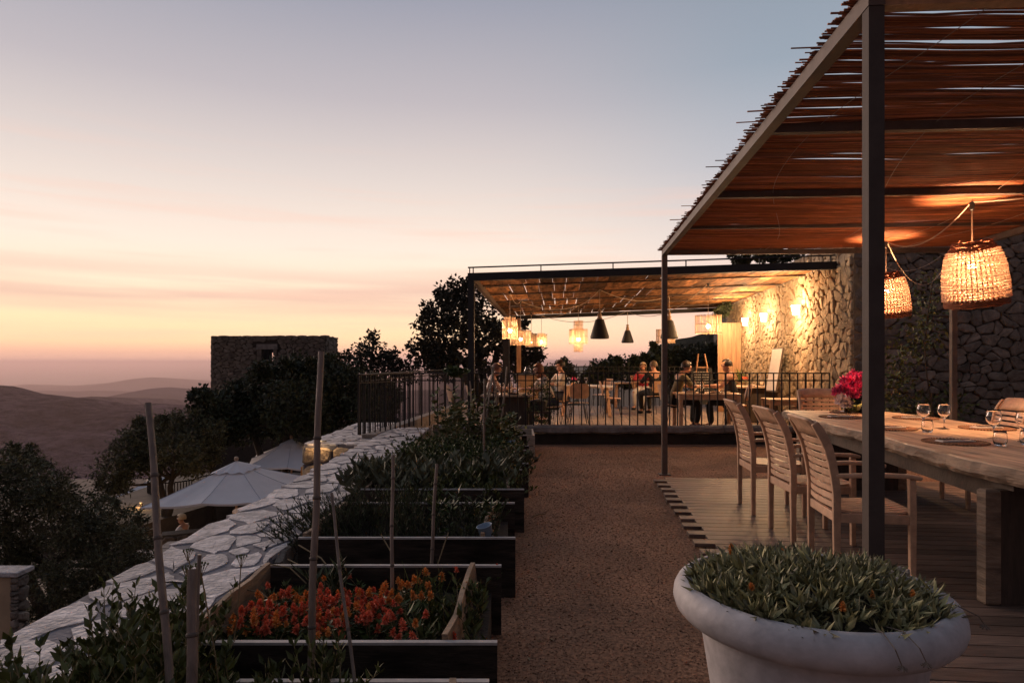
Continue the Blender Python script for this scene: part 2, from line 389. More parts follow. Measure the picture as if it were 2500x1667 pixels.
def stone_mesh(name, poly, fr, depth, gap, m, r, flat=False):
    """fr = (origin, u, v, n) maps the polygon to the wall; the stone stands proud along n"""
    O, U, V, Nn = fr; cx = sum(p[0] for p in poly)/len(poly); cy = sum(p[1] for p in poly)/len(poly)
    q = []
    for i in range(len(poly)):                       # cut the corners
        a = poly[i]; b = poly[(i+1) % len(poly)]
        el_ = math.hypot(b[0]-a[0], b[1]-a[1])
        if el_ < 1e-4: continue
        q.append((a[0]*.76+b[0]*.24, a[1]*.76+b[1]*.24)); q.append((a[0]*.24+b[0]*.76, a[1]*.24+b[1]*.76))
    def ins(p, g, j=0):
        dx, dy = p[0]-cx, p[1]-cy; d = math.hypot(dx, dy) + 1e-6; s = max(.35, (d - g) / d)
        return (cx + dx*s + r.uniform(-j, j), cy + dy*s + r.uniform(-j, j))
    dome = .055 if not flat else 0
    size = math.sqrt(max(1e-4, (max(p[0] for p in poly)-min(p[0] for p in poly)) * (max(p[1] for p in poly)-min(p[1] for p in poly))))
    j = size * (.05 if not flat else .075)
    r0 = [ins(p, gap*.6, j) for p in q]; n = len(r0)
    r1 = [ins(p, gap*.6 + (.006 if flat else size*dome), 0 if flat else size*.025) for p in r0]
    dd = depth * r.uniform(.6, 1.25); tx, ty = (0, 0) if flat else (r.uniform(-.14, .14), r.uniform(-.14, .14))
    P = lambda p, d: O + U*p[0] + V*p[1] + Nn*(d + (p[0]-cx)*tx + (p[1]-cy)*ty + (0 if flat else r.uniform(-.006, .006)*min(1, depth*20)))
    vs = [P(p, -.02) for p in r0] + [P(p, dd*(.9 if flat else .6)) for p in r0] + [P(p, dd*r.uniform(.92, 1.08) if not flat else dd) for p in r1] + [P((cx+r.uniform(-.15, .15)*size, cy+r.uniform(-.15, .15)*size) if not flat else (cx, cy), dd*(1.0 if flat else 1.08))]
    fs = [(k, (k+1) % n, n+(k+1) % n, n+k) for k in range(n)] + [(n+k, n+(k+1) % n, 2*n+(k+1) % n, 2*n+k) for k in range(n)] + [(2*n+k, 2*n+(k+1) % n, 3*n) for k in range(n)]
    me = bpy.data.meshes.new(name); me.from_pydata(vs, [], fs); me.materials.append(MT[m])
    
    return me
def stonework(parent, O, U, V, w, h, size, depth, gap, m, seed, asp=1.4, flat=False, holes=(), limit=300, keyf=None, edgef=None):
    O = Vector(O); U = Vector(U).normalized(); V = Vector(V).normalized(); Nn = U.cross(V).normalized(); r = random.Random(seed)
    cs = cells(w, h, size, seed, asp); ok = []
    for p in cs:
        x0, x1 = min(a for a, b in p), max(a for a, b in p); y0, y1 = min(b for a, b in p), max(b for a, b in p)
        if x1-x0 < size*.18 or y1-y0 < size*.14: continue
        if any(x1 > hx0 and x0 < hx1 and y1 > hy0 and y0 < hy1 for hx0, hx1, hy0, hy1 in holes): continue
        ok.append(p)
    if keyf: ok.sort(key=lambda p: keyf(sum(a for a, b in p)/len(p), sum(b for a, b in p)/len(p)))
    rest = MB()
    for i, p in enumerate(ok):
        me = stone_mesh('stone', p, (O, U, V, Nn), depth, gap, m, r, flat)
        if i < limit: link('stone', me, parent)
        else:
            rest.add([v.co for v in me.vertices], [tuple(f.vertices) for f in me.polygons]); bpy.data.meshes.remove(me)
    if rest.v: rest.build('small_stones', m, parent, kind='stuff')
# ================================================================ SETTING
ANG = -math.atan(.094)                         # the deck, both pergolas and the long wall share this turn
D = Vector((.094, 1, 0)).normalized(); E = Vector((1, -.094, 0)).normalized()
# upper garden terrace (gravel), one solid slab of ground
g = MB(); g.box(-1.40, 13, -6, 11.06, -5, 0)
grav = g.build('gravel_ground', 'gravel', kind='structure')
# loose pebbles on the path
n = 60000; px_ = rng.uniform(-.35, 2.2, n); px_[52000:] = rng.uniform(1.6, 5.3, 8000); py_ = 1.9 + (rng.uniform(0, 1, n) ** 1.35) * 9.0
py_[52000:] = rng.uniform(7.7, 11.0, 8000); s_ = rng.uniform(.0018, .0055, n) + (rng.uniform(0, 1, n) < .03)*.004; base = np.stack([px_, py_, s_*.3], 1)
octa = np.array([[1,0,0],[-.8,.6,0],[-.5,-.8,0],[0,0,.8],[.2,.1,-.6]])
fo = np.array([[0,1,3],[1,2,3],[2,0,3],[1,0,4],[2,1,4],[0,2,4]])
rot = rng.uniform(0, 6.28, n); cs, sn = np.cos(rot)[:, None], np.sin(rot)[:, None]
vx = octa[None, :, 0]*cs - octa[None, :, 1]*sn; vy = octa[None, :, 0]*sn + octa[None, :, 1]*cs
v = np.stack([vx*s_[:, None]*rng.uniform(.7, 1.5, (n, 1)), vy*s_[:, None], octa[None, :, 2]*s_[:, None]], 2) + base[:, None, :]
f = (fo[None] + np.arange(n)[:, None, None]*5).reshape(-1, 3)
link('gravel', npmesh('gravel', v.reshape(-1, 3), f, 'pebble'), kind='stuff')

# lower terrace and the slope to the valley: one sheet
def hground(x, y):
    z = -3.45
    if x < -6 or y > 24:
        d = max(0, -x - 9.5) + max(0, y - 27) * .8
        z -= 0 if d <= 0 else min(110, d * .42)
    z += .10 * mnoise.noise(Vector((x*.3, y*.3, 0)))
    return z
xs = [-2.0] + [-2.0 - .9*i for i in range(1, 14)] + [-15, -18, -22, -28, -36, -50, -75, -110, -170, -260, -380, -560]
ys = [-40, -12] + [float(i) for i in range(-6, 34, 2)] + [36, 40, 48, 60, 80, 110, 160, 230, 330, 460, 640]
vs = []; fs = []
xs2 = list(reversed(xs)) + [0, 3, 7, 12, 20, 35, 60, 110, 190, 300, 450, 600]
for y in ys:
    for x in xs2:
        z = hground(x, y)
        if x > -1.9 and y < 11: z = -5.2
        if x > 16 or (x > 7 and y < 24): z = max(z, -3)
        vs.append((x, y, z))
nx = len(xs2)
for j in range(len(ys)-1):
    for i in range(nx-1): a = j*nx+i; fs.append((a, a+1, a+nx+1, a+nx))
m_ = MB(); m_.add(vs, fs); m_.build('ground', 'ground_lower', kind='structure', smooth=True)
# higher ground behind the long wall
def path_solid(poly, z0, z1, name, mt, **k):
    m = MB(); n = len(poly); m.add([(x, y, z0) for x, y in poly] + [(x, y, z1) for x, y in poly],
        [tuple(range(n))[::-1], tuple(range(n, 2*n))] + [(i, (i+1) % n, n+(i+1) % n, n+i) for i in range(n)])
    return m.build(name, mt, **k)
path_solid([(5.9, 11.3), (13, 10.6), (20, 12), (20, 26), (8, 26), (7.0, 21)], -5, 3.2, 'upper_ground', 'ground_lower', kind='structure')

# hills: each ridge is a real slope at its own distance
def ridge(pts, dist, front, zbase, name, mt, seed, amp, rows=26):
    xs_ = [ (p[0]-1250)*dist/1600 for p in pts]; zs_ = [1.4-(p[1]-882)*dist/1600 for p in pts]
    n = 150; X0, X1 = xs_[0], xs_[-1]; m = MB(); vs = []
    for j in range(rows + 5):
        t = j / rows
        for i in range(n):
            x = X0 + (X1-X0)*i/(n-1); z = float(np.interp(x, xs_, zs_))
            if j <= rows:
                s = t*t*(3-2*t); y = front + (dist-front)*t; zz = zbase + (z-zbase)*s; w = (1-t)*min(1, 6*t)
                zz += (mnoise.fractal(Vector((x, y, seed*100))*(16.0/dist), 1, 2, 4))*amp*w
                xx = x*(.82+.18*t) if False else x
            else:
                k = (j-rows); y = dist + k*dist*.06; zz = z - k*amp*.9; xx = x
            if j >= rows-1: zz += mnoise.noise(Vector((x*40/dist, seed, 0)))*amp*.04
            vs.append((xx, y, zz))
    fs = [(j*n+i, j*n+i+1, (j+1)*n+i+1, (j+1)*n+i) for j in range(rows+4) for i in range(n-1)]
    m.add(vs, fs); m.build(name, mt, kind='structure', smooth=True)
ridge([(-2600, 1010), (-1500, 930), (-700, 900), (-250, 918), (0, 940), (40, 943), (100, 960), (175, 969), (240, 975), (319, 987), (353, 987), (383, 984), (468, 990), (600, 1000), (1100, 1010)], 1500, 330, -215, 'hill', 'hill_near', 1, 26)
ridge([(-1500, 985), (-300, 960), (157, 975), (181, 971), (230, 967), (261, 971), (319, 990), (500, 1000), (900, 1010)], 2400, 1500, -215, 'hill', 'hill_near', 2, 12)
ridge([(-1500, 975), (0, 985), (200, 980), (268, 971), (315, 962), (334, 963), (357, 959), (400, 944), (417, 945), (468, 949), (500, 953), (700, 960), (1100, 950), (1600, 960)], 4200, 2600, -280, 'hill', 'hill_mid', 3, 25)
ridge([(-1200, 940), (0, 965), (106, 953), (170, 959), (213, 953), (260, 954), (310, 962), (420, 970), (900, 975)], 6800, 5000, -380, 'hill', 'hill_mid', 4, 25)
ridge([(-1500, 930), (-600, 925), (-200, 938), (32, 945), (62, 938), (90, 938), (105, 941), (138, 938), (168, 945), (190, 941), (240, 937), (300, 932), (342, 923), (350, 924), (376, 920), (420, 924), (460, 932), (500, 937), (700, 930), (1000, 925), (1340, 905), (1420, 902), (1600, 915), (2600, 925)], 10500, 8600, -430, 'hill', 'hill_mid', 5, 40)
# the dark wooded hillside seen under the pergola
ridge([(1380, 990), (1480, 930), (1576, 866), (1590, 846), (1604, 845), (1630, 834), (1660, 826), (1690, 822), (1720, 813), (1755, 806), (1850, 780), (2100, 720), (2600, 640)], 190, 110, -30, 'hillside', 'hill_green', 8, 3.5)
m_ = MB(); m_.add([(-48000, 9000, -432), (48000, 9000, -432), (48000, 60000, -432), (-48000, 60000, -432)], [(0, 1, 2, 3)]); m_.build('sea', 'sea', kind='structure')

# air
hz = bpy.data.materials.new('air'); hz.use_nodes = True; n_ = hz.node_tree.nodes; n_.clear()
pv = n_.new('ShaderNodeVolumePrincipled'); pv.inputs['Density'].default_value = 0.7e-4; pv.inputs['Color'].default_value = (.92, .69, .67, 1); pv.inputs['Anisotropy'].default_value = .4
o_ = n_.new('ShaderNodeOutputMaterial'); hz.node_tree.links.new(pv.outputs[0], o_.inputs['Volume']); MT['air'] = hz
m_ = MB(); m_.box(-49000, 49000, -3000, 61000, -434, 42); m_.build('haze', 'air', kind='stuff')

# ---------------------------------------------------------------- retaining wall with paved top
rw = empty('retaining_wall', (0, 0, 0), label='long low garden wall topped with pale crazy paving beside the raised beds', cat='stone wall')
m_ = MB(); m_.box(-2.03, -1.37, .6, 11.02, -4.5, .285); m_.build('wall_core', 'mortar', rw)
stonework(rw, (-2.06, 1.1, .285), (1, 0, 0), (0, 1, 0), .70, 9.92, .27, .007, .034, 'paving', 21, asp=.70, flat=True)
stonework(rw, (-1.37, .9, -.02), (0, 1, 0), (0, 0, 1), 10.1, .29, .26, .02, .02, 'darkstone', 22)
# stone platform that juts out left of it
pf = empty('stone_platform', (0, 0, 0), label='stone platform with crazy paving jutting out beyond the railing corner', cat='platform')
m_ = MB()
m_.box(-2.92, -2.035, 9.2, 12.5, -4.5, .235); m_.build('core', 'mortar', pf)
stonework(pf, (-2.95, 9.17, .236), (1, 0, 0), (0, 1, 0), .915, 3.3, .27, .007, .034, 'paving', 23, asp=.72, flat=True)
stonework(pf, (-2.94, 9.2, -1.4), (1, 0, 0), (0, 0, 1), .9, 1.6, .28, .05, .02, 'wallstone', 24)
stonework(pf, (-2.92, 12.4, -1.4), (0, -1, 0), (0, 0, 1), 3.2, 1.6, .32, .04, .02, 'wallstone', 25)

# kerb between garden and dining terrace
cb = empty('kerb_beam', (0, 0, 0), label='low rough stone kerb between the gravel and the dining terrace', cat='kerb')
x = -1.33
while x < 5.3:
    l_ = R.uniform(.8, 1.5); x1 = min(5.42, x + l_); m_ = MB(); vs = []; nseg = 9
    for i in range(nseg):
        xx = x + (x1-x-.008)*i/(nseg-1)
        for (yy, zz) in ((11.20, .17), (11.0, .19), (10.965, .22), (10.965, .29), (11.0, .322), (11.14, .325), (11.20, .30)):
            q = mnoise.noise(Vector((xx*3.1, yy*5, zz*7+3)))
            vs.append((xx, yy + q*.018, zz + (q*.022 if zz > .1 else 0)))
    k7 = 7
    fs = [(i*k7+k, i*k7+(k+1) % k7, (i+1)*k7+(k+1) % k7, (i+1)*k7+k) for i in range(nseg-1) for k in range(k7)] + [tuple(range(k7))[::-1], tuple((nseg-1)*k7+k for k in range(k7))]
    m_.add(vs, fs); m_.build('stone', 'curb', cb, smooth=False); x = x1

m_ = MB(); m_.box(-1.36, 5.44, 11.055, 11.19, -.3, .168); m_.build('kerb_base', 'towerjoint', cb)
# dining terrace: base and boards
tb = path_solid([(-2.03, 11.21), (5.6, 11.21), (6.4, 19.9), (-1.35, 19.9)], -4.5, .045, 'terrace_base', 'ground_lower', kind='structure')
fl = empty('terrace_floor', (0, 0, 0), kind='structure')
x = -1.98
while x < 5.45:
    y1 = 19.8; m_ = MB(); a = Vector((x+.07, 11.22, 0)) + Vector((0, 0, .062)); b_ = a + D*8.55
    m_.bar(a, b_, .128, .03); m_.build('board', 'floorboard', fl); x += .138

# sea-side kerb of the terrace
m_ = MB(); m_.bar((-2.16, 9.85, .16), (-1.2, 19.7, .16), .2, .28); sk = m_.build('stone_kerb', 'curb', label='long straight stone kerb under the seaward railing', cat='kerb')

# ---------------------------------------------------------------- tall lit wall of the dining terrace
WN = Vector((5.45, 11.03, 0))
lw = empty('stone_wall', (0, 0, 0), label='tall rubble stone wall lit warmly by three wall lamps', cat='stone wall')
def wall_core(m_, a, b, t, z0, z1):
    a = Vector(a); b = Vector(b); d = (b-a).normalized(); nrm = Vector((d.y, -d.x, 0)) * t   # thickness to the right
    c = [a, b, b + nrm, a + nrm]; m_.add([(*p.xy, z0) for p in c] + [(*p.xy, z1) for p in c], [(3,2,1,0), (4,5,6,7), (0,1,5,4), (1,2,6,5), (2,3,7,6), (3,0,4,7)])
lwa = WN - D*.70; lwb = WN + D*7.9
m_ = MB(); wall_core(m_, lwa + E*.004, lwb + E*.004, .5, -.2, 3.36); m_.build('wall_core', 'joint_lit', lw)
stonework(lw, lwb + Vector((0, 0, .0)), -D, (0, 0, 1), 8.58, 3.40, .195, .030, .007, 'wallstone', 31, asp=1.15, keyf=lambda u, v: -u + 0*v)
# ---------------------------------------------------------------- dark wall behind the big table
dw = empty('stone_wall', (0, 0, 0), label='dark rubble stone wall with a creeper behind the big table', cat='stone wall')
dwa = Vector((5.40, 10.36, 0)); dwb = dwa + E*5.2
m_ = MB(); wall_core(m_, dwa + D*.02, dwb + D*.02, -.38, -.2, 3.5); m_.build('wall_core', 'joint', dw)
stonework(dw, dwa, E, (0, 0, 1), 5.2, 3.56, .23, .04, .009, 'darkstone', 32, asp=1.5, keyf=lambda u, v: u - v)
# stones along the top edge
for k, (wall, a, b, z, mt) in enumerate(((dw, dwa, dwb, 3.5, 'darkstone'), (lw, lwa, lwb, 3.36, 'wallstone'))):
    d = (b-a); ln = d.length; d.normalize(); t = .02; nn = Vector((d.y, -d.x, 0)); nn = nn if k else -nn
    while t < ln - .2:
        w_ = R.uniform(.18, .42); m2 = MB(); c = a + d*(t+w_/2) + nn*.14; hh = R.uniform(.05, .12)
        m2.sphere((0, 0, 0), 1, 7, 4, (w_/2*.97, .16, hh)); m2.build('coping_stone', mt, wall, loc=(c.x, c.y, z), rz=math.atan2(d.y, d.x)+R.uniform(-.08, .08)); t += w_

# ---------------------------------------------------------------- stone tower beyond the bushes
tw = empty('stone_tower', (0, 0, 0), label='square ruined stone tower with a barred window rising behind the bushes', cat='tower')
A_ = at(515, 820, 30.3); A_.z = 0; B_ = at(795, 820, 30.0); B_.z = 0; C_ = at(822.5, 820, 32.4); C_.z = 0; D_ = A_ + (C_-B_)
TZ = 2.56; u = (B_-A_); wl = u.length; u.normalize(); vn = Vector((u.y, -u.x, 0))   # towards us
w0, w1 = wl*(637-515)/280, wl*(671-515)/280; wz0, wz1 = 1.4-(900-882)*30/1600, 1.4+(882-853)*30/1600
ZB = -5.5
def pan(m_, a, b, z0, z1, t, inward):
    p = [a, b, b+inward*t, a+inward*t]; m_.add([(*q.xy, z0) for q in p]+[(*q.xy, z1) for q in p], [(3,2,1,0),(4,5,6,7),(0,1,5,4),(1,2,6,5),(2,3,7,6),(3,0,4,7)])
m_ = MB(); inn = -vn
for (s, e, z0, z1) in ((0, w0, ZB, TZ), (w1, wl, ZB, TZ), (w0, w1, wz1, TZ), (w0, w1, ZB, wz0)): pan(m_, A_+u*s, A_+u*e, z0, z1, .35, inn)
bw0, bw1 = 2.13, 2.75
dx = (D_-A_)
for (s, e, z0, z1) in ((0, bw0, ZB, TZ), (bw1, wl, ZB, TZ), (bw0, bw1, wz1-.12, TZ), (bw0, bw1, ZB, wz0-.1)): pan(m_, D_+u*s, D_+u*e, z0, z1, .35, vn)
sd = (C_-B_).normalized(); pan(m_, B_+sd*.35, C_-sd*.35, ZB, TZ, .35, -u); pan(m_, A_+sd*.35, D_-sd*.35, ZB, TZ, .35, u)
m_.build('wall_core', 'towerjoint', tw)
stonework(tw, A_ + Vector((0, 0, -1.6)), u, (0, 0, 1), wl, 4.18, .29, .05, .013, 'towerstone', 41, asp=1.5, holes=[(w0-.02, w1+.02, wz0+1.6-.06, wz1+1.6+.28)])
stonework(tw, B_ + Vector((0, 0, -1.6)), sd, (0, 0, 1), (C_-B_).length, 4.18, .34, .06, .015, 'towerstone', 42, asp=1.5)
m_ = MB(); m_.bar(A_+u*(w0-.16)+vn*.03+Vector((0, 0, wz1+.13)), A_+u*(w1+.16)+vn*.03+Vector((0, 0, wz1+.13)), .12, .24); m_.build('lintel', 'curb', tw)
for s in (w0-.04, w1+.04):
    for q in range(3):
        m_ = MB(); z = wz0+.02+q*.29; m_.bar(A_+u*s+vn*.02+Vector((0, 0, z)), A_+u*s+vn*.02+Vector((0, 0, z+.27)), .14+R.uniform(0, .1), .12, up=(vn.x, vn.y, 0)); m_.build('stone', 'towerstone', tw)
m_ = MB()
for z in (wz0+.15, wz0+.42): m_.bar(A_+u*w0+inn*.2+Vector((0, 0, z)), A_+u*w1+inn*.2+Vector((0, 0, z)), .02, .02)
for s in (.33, .66): m_.bar(A_+u*(w0+(w1-w0)*s)+inn*.2+Vector((0, 0, wz0)), A_+u*(w0+(w1-w0)*s)+inn*.2+Vector((0, 0, wz1)), .02, .02)
m_.build('window_grille', 'metal_dark', tw)
t = 0
while t < wl-.1:
    w_ = R.uniform(.25, .6); m_ = MB(); c = A_+u*(t+w_/2)-vn*.14; m_.sphere((0, 0, 0), 1, 7, 4, (w_/2, .24, R.uniform(.02, .05))); m_.build('coping_stone', 'towerstone', tw, loc=(c.x, c.y, TZ), rz=math.atan2(u.y, u.x)); t += w_

# ---------------------------------------------------------------- wooden deck under the front pergola
dk = empty('deck', (0, 0, 0), kind='structure')
def dleft(y): return 1.64 + (y-7.6)*.10
y = 1.2; i = 0
while y < 7.72:
    x0 = dleft(y) + (.0 if i % 2 else .13) + R.uniform(-.012, .012)
    js = 2.55 + (y-1.2)*.42 if y < 6.6 else 6.9 - (y-6.6)*1.2          # diagonal line where boards meet
    js = max(x0+.5, min(6.0, js)) + .02*(i % 2)
    for (a, b) in ((x0, js-.004), (js+.004, 6.35)):
        m_ = MB(); p = Vector((a, y-(a-1.6)*.094, .036)); q = Vector((b, y-(b-1.6)*.094, .036)); m_.bar(p, q, .118, .026)
        m_.build('board', 'deck', dk)
    y += .128; i += 1
m_ = MB(); m_.add([(1.30, 1.1, .018), (6.3, .7, .018), (6.35, 7.3, .018), (2.0, 7.66, .018)], [(0, 1, 2, 3)]); m_.build('deck_gap_shade', 'soil', dk)  # dark sheet over the gravel, painting the shade in the board gaps

# ================================================================ FRONT PERGOLA
fp = empty('pergola', (1.9, 8.12, 0), label='front pergola with reed mats on a steel frame over the big table', cat='pergola')
def fpb(m_, nm, mt, **k):
    o = m_.build(nm, mt, fp, **k); o.location = (-1.9, -8.12, 0); return o
F1 = Vector((1.885, 8.1, 0)); F0 = Vector((1.345, 2.44, 0)); G1 = Vector((5.32, 7.9, 0)); G0 = Vector((4.85, 2.2, 0))
for p, s in ((F1, .065), (F0, .056), (G1, .06), (G0, .056)):
    m_ = MB(); m_.box(-s/2, s/2, -s/2, s/2, 0, 2.71, .003); o = m_.build('post', 'metal_post_shaded' if p is F0 else 'metal_beam', fp, loc=(p.x-1.9, p.y-8.12, 0), rz=ANG)
    m_ = MB(); m_.box(-.07, .07, -.07, .07, .0, .012); m_.build('base_plate', 'metal_beam', o)
zb = 2.742
for nm, a, b, s in (('side_beam', F1+D*.04, F0-D*.03, .06), ('side_beam', G1+D*.04, G0-D*.03, .06)):
    m_ = MB(); m_.bar(a+Vector((0, 0, zb)), b+Vector((0, 0, zb)), s, .064); fpb(m_, nm, 'metal_beam')
m_ = MB(); m_.bar(F0+E*.031+Vector((0, 0, zb-.002)), G0-E*.031+Vector((0, 0, zb-.002)), .05, .06); fpb(m_, 'front_beam', 'doorwood')
m_ = MB(); m_.bar(F1+E*.034+Vector((0, 0, zb-.002)), G1-E*.034+Vector((0, 0, zb-.002)), .05, .056); fpb(m_, 'far_beam', 'metal_beam')
jy = [3.82, 5.33, 6.62]
for k, y in enumerate(jy):
    t = (y-2.44)/(8.1-2.44); a = F0.lerp(F1, t)+E*.032; b = G0.lerp(G1, t)-E*.032
    m_ = MB(); m_.bar(a+Vector((0, 0, zb+.006)), b+Vector((0, 0, zb+.006)), .05 if k < 2 else .03, .052 if k < 2 else .03); fpb(m_, 'crossbeam', 'metal_beam')
# reeds
RS = random.Random(99)
SLITS = []
for _ in range(210):
    y_ = 2.35+5.6*RS.random()**1.25; SLITS.append((y_, 1.5+.0*y_+RS.random()**1.3*3.6, RS.uniform(.10, .42), RS.uniform(.007, .019)))
def reeds(y0, y1, seed):
    r = random.Random(seed); V_ = []; F_ = []; y = y0; allj = [2.30, 3.82, 5.33, 6.62, 8.2]
    drift = 0
    while y < y1:
        t = (y-2.44)/(8.1-2.44); a = F0.lerp(F1, t); b = G0.lerp(G1, t)
        x0 = a.x - .035 - abs(r.gauss(0, .022)) - (.10 if r.random() < .012 else 0); x1 = b.x + .08
        if r.random() < .3: x0 += .05
        rr = r.uniform(.0026, .0046); ns = 20; lay = r.uniform(0, .0035); ph = r.uniform(0, 6.3); am = r.uniform(.002, .008); tilt = r.gauss(0, .0034)
        o = len(V_); near = [q for q in SLITS if abs(q[0]-y) < .14]
        fr = 0
        for q in range(4):
            if allj[q] <= y <= allj[q+1]: fr = (y-allj[q])/(allj[q+1]-allj[q])
        sag = -.045*math.sin(PI*fr)
        for s in range(ns+1):
            x = x0+(x1-x0)*s/ns; w = math.sin(PI*min(1, max(0, (x-a.x)/(b.x-a.x))))
            yy = y - (x-a.x)*.094 + am*math.sin(x*2.1+ph) + tilt*(x-a.x) + .03*mnoise.noise(Vector((x*1.3, y*1.2, seed)))
            for (sy, sx, sl_, sw) in near:
                q_ = abs(x-sx)/sl_
                if q_ < 2: yy += (1 if y > sy else -1)*sw*math.exp(-q_*q_*2)*math.exp(-abs(y-sy)/.045)
            zz = 2.785 + lay + sag*w + .02*mnoise.noise(Vector((x*1.1, y*1.6, 5)))*w
            for k in range(4):
                an = PI/2*k+.5; V_.append((x, yy+math.cos(an)*rr, zz+math.sin(an)*rr))
        F_ += [(o+s*4+k, o+s*4+(k+1) % 4, o+(s+1)*4+(k+1) % 4, o+(s+1)*4+k) for s in range(ns) for k in range(4)] + [(o+3, o+2, o+1, o), tuple(o+ns*4+k for k in range(4))]
        dens = .0050 + .0012*max(0, mnoise.noise(Vector((y*1.7, seed*3, 1)))+.2)
        y += dens*r.uniform(.75, 1.2) + (.011 if r.random() < .06 else 0)
    m = MB(); m.add(V_, F_); return m
for k, (a, b) in enumerate(((2.30, 4.3), (4.3, 6.2), (6.2, 8.2))):
    o = reeds(a, b, 60+k).build('reed_mat', 'reed', fp, kind='stuff'); o.location = (-1.9, -8.12, 0)
m_ = MB()
for xx in (2.5, 3.2, 3.9, 4.5):                     # wires that hold the mats
    pts = []
    for i in range(30):
        yy = 2.4+5.7*i/29; pts.append((xx + (yy-8.1)*.094 + .25*math.sin(i*.2+xx) + (yy-5)*.12, yy-(xx-1.9)*.094, 2.752-.012*math.sin(yy*3)))
    m_.tube(pts, .0018, 4, False)
o = m_.build('binding_wire', 'cable', fp); o.location = (-1.9, -8.12, 0)

# ================================================================ REAR PERGOLA (plank roof)
rp = empty('pergola', (0, 0, 0), label='rear pergola with plank roof and hanging lanterns over the dining terrace', cat='pergola')
FL = Vector((-.7, 11.3, 2.86)); FR = Vector((5.43, 10.98, 3.02)); BL = Vector((-.145, 19.4, 2.71)); BR = Vector((6.15, 18.9, 2.93))
def roof(s, t): return FL.lerp(FR, s).lerp(BL.lerp(BR, s), t)
m_ = MB(); m_.bar(FL+Vector((-.06, 0, -.01)), FR+Vector((.25, -.02, -.01)), .09, .13); m_.build('front_beam', 'metal_dark', rp)
m_ = MB(); m_.bar(BL+Vector((-.06, 0, -.03)), BR+Vector((0, 0, -.03)), .09, .11); m_.build('back_beam', 'metal_dark', rp)
m_ = MB(); m_.bar(FL+D*.05+Vector((0, 0, -.01)), BL-D*.05+Vector((0, 0, -.01)), .08, .12); m_.build('side_beam', 'metal_beam', rp)
JT = [0, .17, .34, .51, .68, .85, 1.0]
for t in JT[1:-1]:
    m_ = MB(); m_.bar(roof(.006, t)+Vector((0, 0, .012)), roof(.993, t)+Vector((0, 0, .012)), .04, .022); m_.build('joist', 'darkwood', rp)
for j in range(len(JT)-1):
    s = .002
    while s < .985:
        w_ = R.uniform(.034, .052); s1 = min(.992, s+w_); gp = .0006 if R.random() < .86 else .0032
        t0, t1 = JT[j]+.004, JT[j+1]-.004
        if j > 1 and R.random() < .25: t1 -= .010
        z = Vector((0, 0, .024+R.uniform(0, .014))); th = Vector((0, 0, .02)); m_ = MB()
        a, b, c, d = roof(s+gp, t0)+z, roof(s1-gp, t0)+z, roof(s1-gp, t1)+z, roof(s+gp, t1)+z
        m_.add([a, b, c, d, a+th, b+th, c+th, d+th], [(3,2,1,0),(4,5,6,7),(0,1,5,4),(1,2,6,5),(2,3,7,6),(3,0,4,7)])
        m_.build('plank', 'plank', rp); s = s1
for p, s, z1 in ((Vector((-.70, 11.3, 0)), .105, 2.78), (Vector((-.17, 18.75, 0)), .18, 2.63)):
    m_ = MB(); m_.box(-s/2, s/2, -s/2, s/2, .05, z1, .004); m_.build('post', 'metal_dark', rp, loc=p, rz=ANG)
m_ = MB(); m_.box(-.065, .065, -.065, .065, .05, 2.66, .004); m_.build('post', 'doorwood', rp, loc=(.20, 19.25, 0))
m_ = MB(); m_.tube([FL+Vector((-.06, 0, .155)), FR+Vector((0, 0, .155))], .014, 6)
for s in (0.0, .01, .2, .4, .6, .8, .99): p = FL.lerp(FR, s)+Vector((-.03, 0, 0)); m_.bar(p+Vector((0, 0, .05)), p+Vector((0, 0, .155)), .018, .018)
m_.build('awning_rail', 'metal_dark', rp)

# ================================================================ RAILINGS
def railing(pts, zt, z2, zb, sp, label, name='railing', post_every=10, hb=1.0):
    root = empty(name, (0, 0, 0), label=label, cat='railing', group='black metal railings of the dining terrace'); pts = [Vector(p) for p in pts]
    m = MB()
    for a, b in zip(pts, pts[1:]): m.bar((*a.xy, zt), (*b.xy, zt), .045, .02)
    m.build('top_rail', 'metal_dark', root); m = MB()
    for a, b in zip(pts, pts[1:]): m.bar((*a.xy, z2), (*b.xy, z2), .019, .019)
    m.build('lower_rail', 'metal_dark', root)
    bars = {}; i = 0
    for a, b in zip(pts, pts[1:]):
        ln = (b-a).length; n = max(1, round(ln/sp))
        for k in range(n + (1 if b == pts[-1] else 0)):
            p = a.lerp(b, k/n); big = (i % post_every == 0); zz = zb(p) if callable(zb) else zb
            key = (round(zz, 2), big)
            if key not in bars:
                mm = MB(); h = .014 if big else .0095*hb; mm.box(-h, h, -h, h, zz, zt-.005); bars[key] = mm.mesh('baluster', 'metal_dark')
            link('baluster', bars[key], root, loc=(p.x, p.y, 0), rz=ANG); i += 1
    return root
railing([(-2.28, 9.75, 0), (-1.66, 11.06, 0), (5.36, 11.06, 0)], 1.2, 1.077, lambda p: .31, .134, 'black metal railing along the stone kerb in front of the diners')
railing([(-2.27, 9.80, 0), (-1.2, 19.6, 0)], 1.2, 1.10, lambda p: .30, .12, 'black metal railing running away along the seaward kerb', hb=.7)
railing([(-1.15, 19.7, 0), (6.3, 19.3, 0)], 1.24, 1.12, lambda p: .06, .15, 'thin far railing of the dining terrace in front of the hedge')
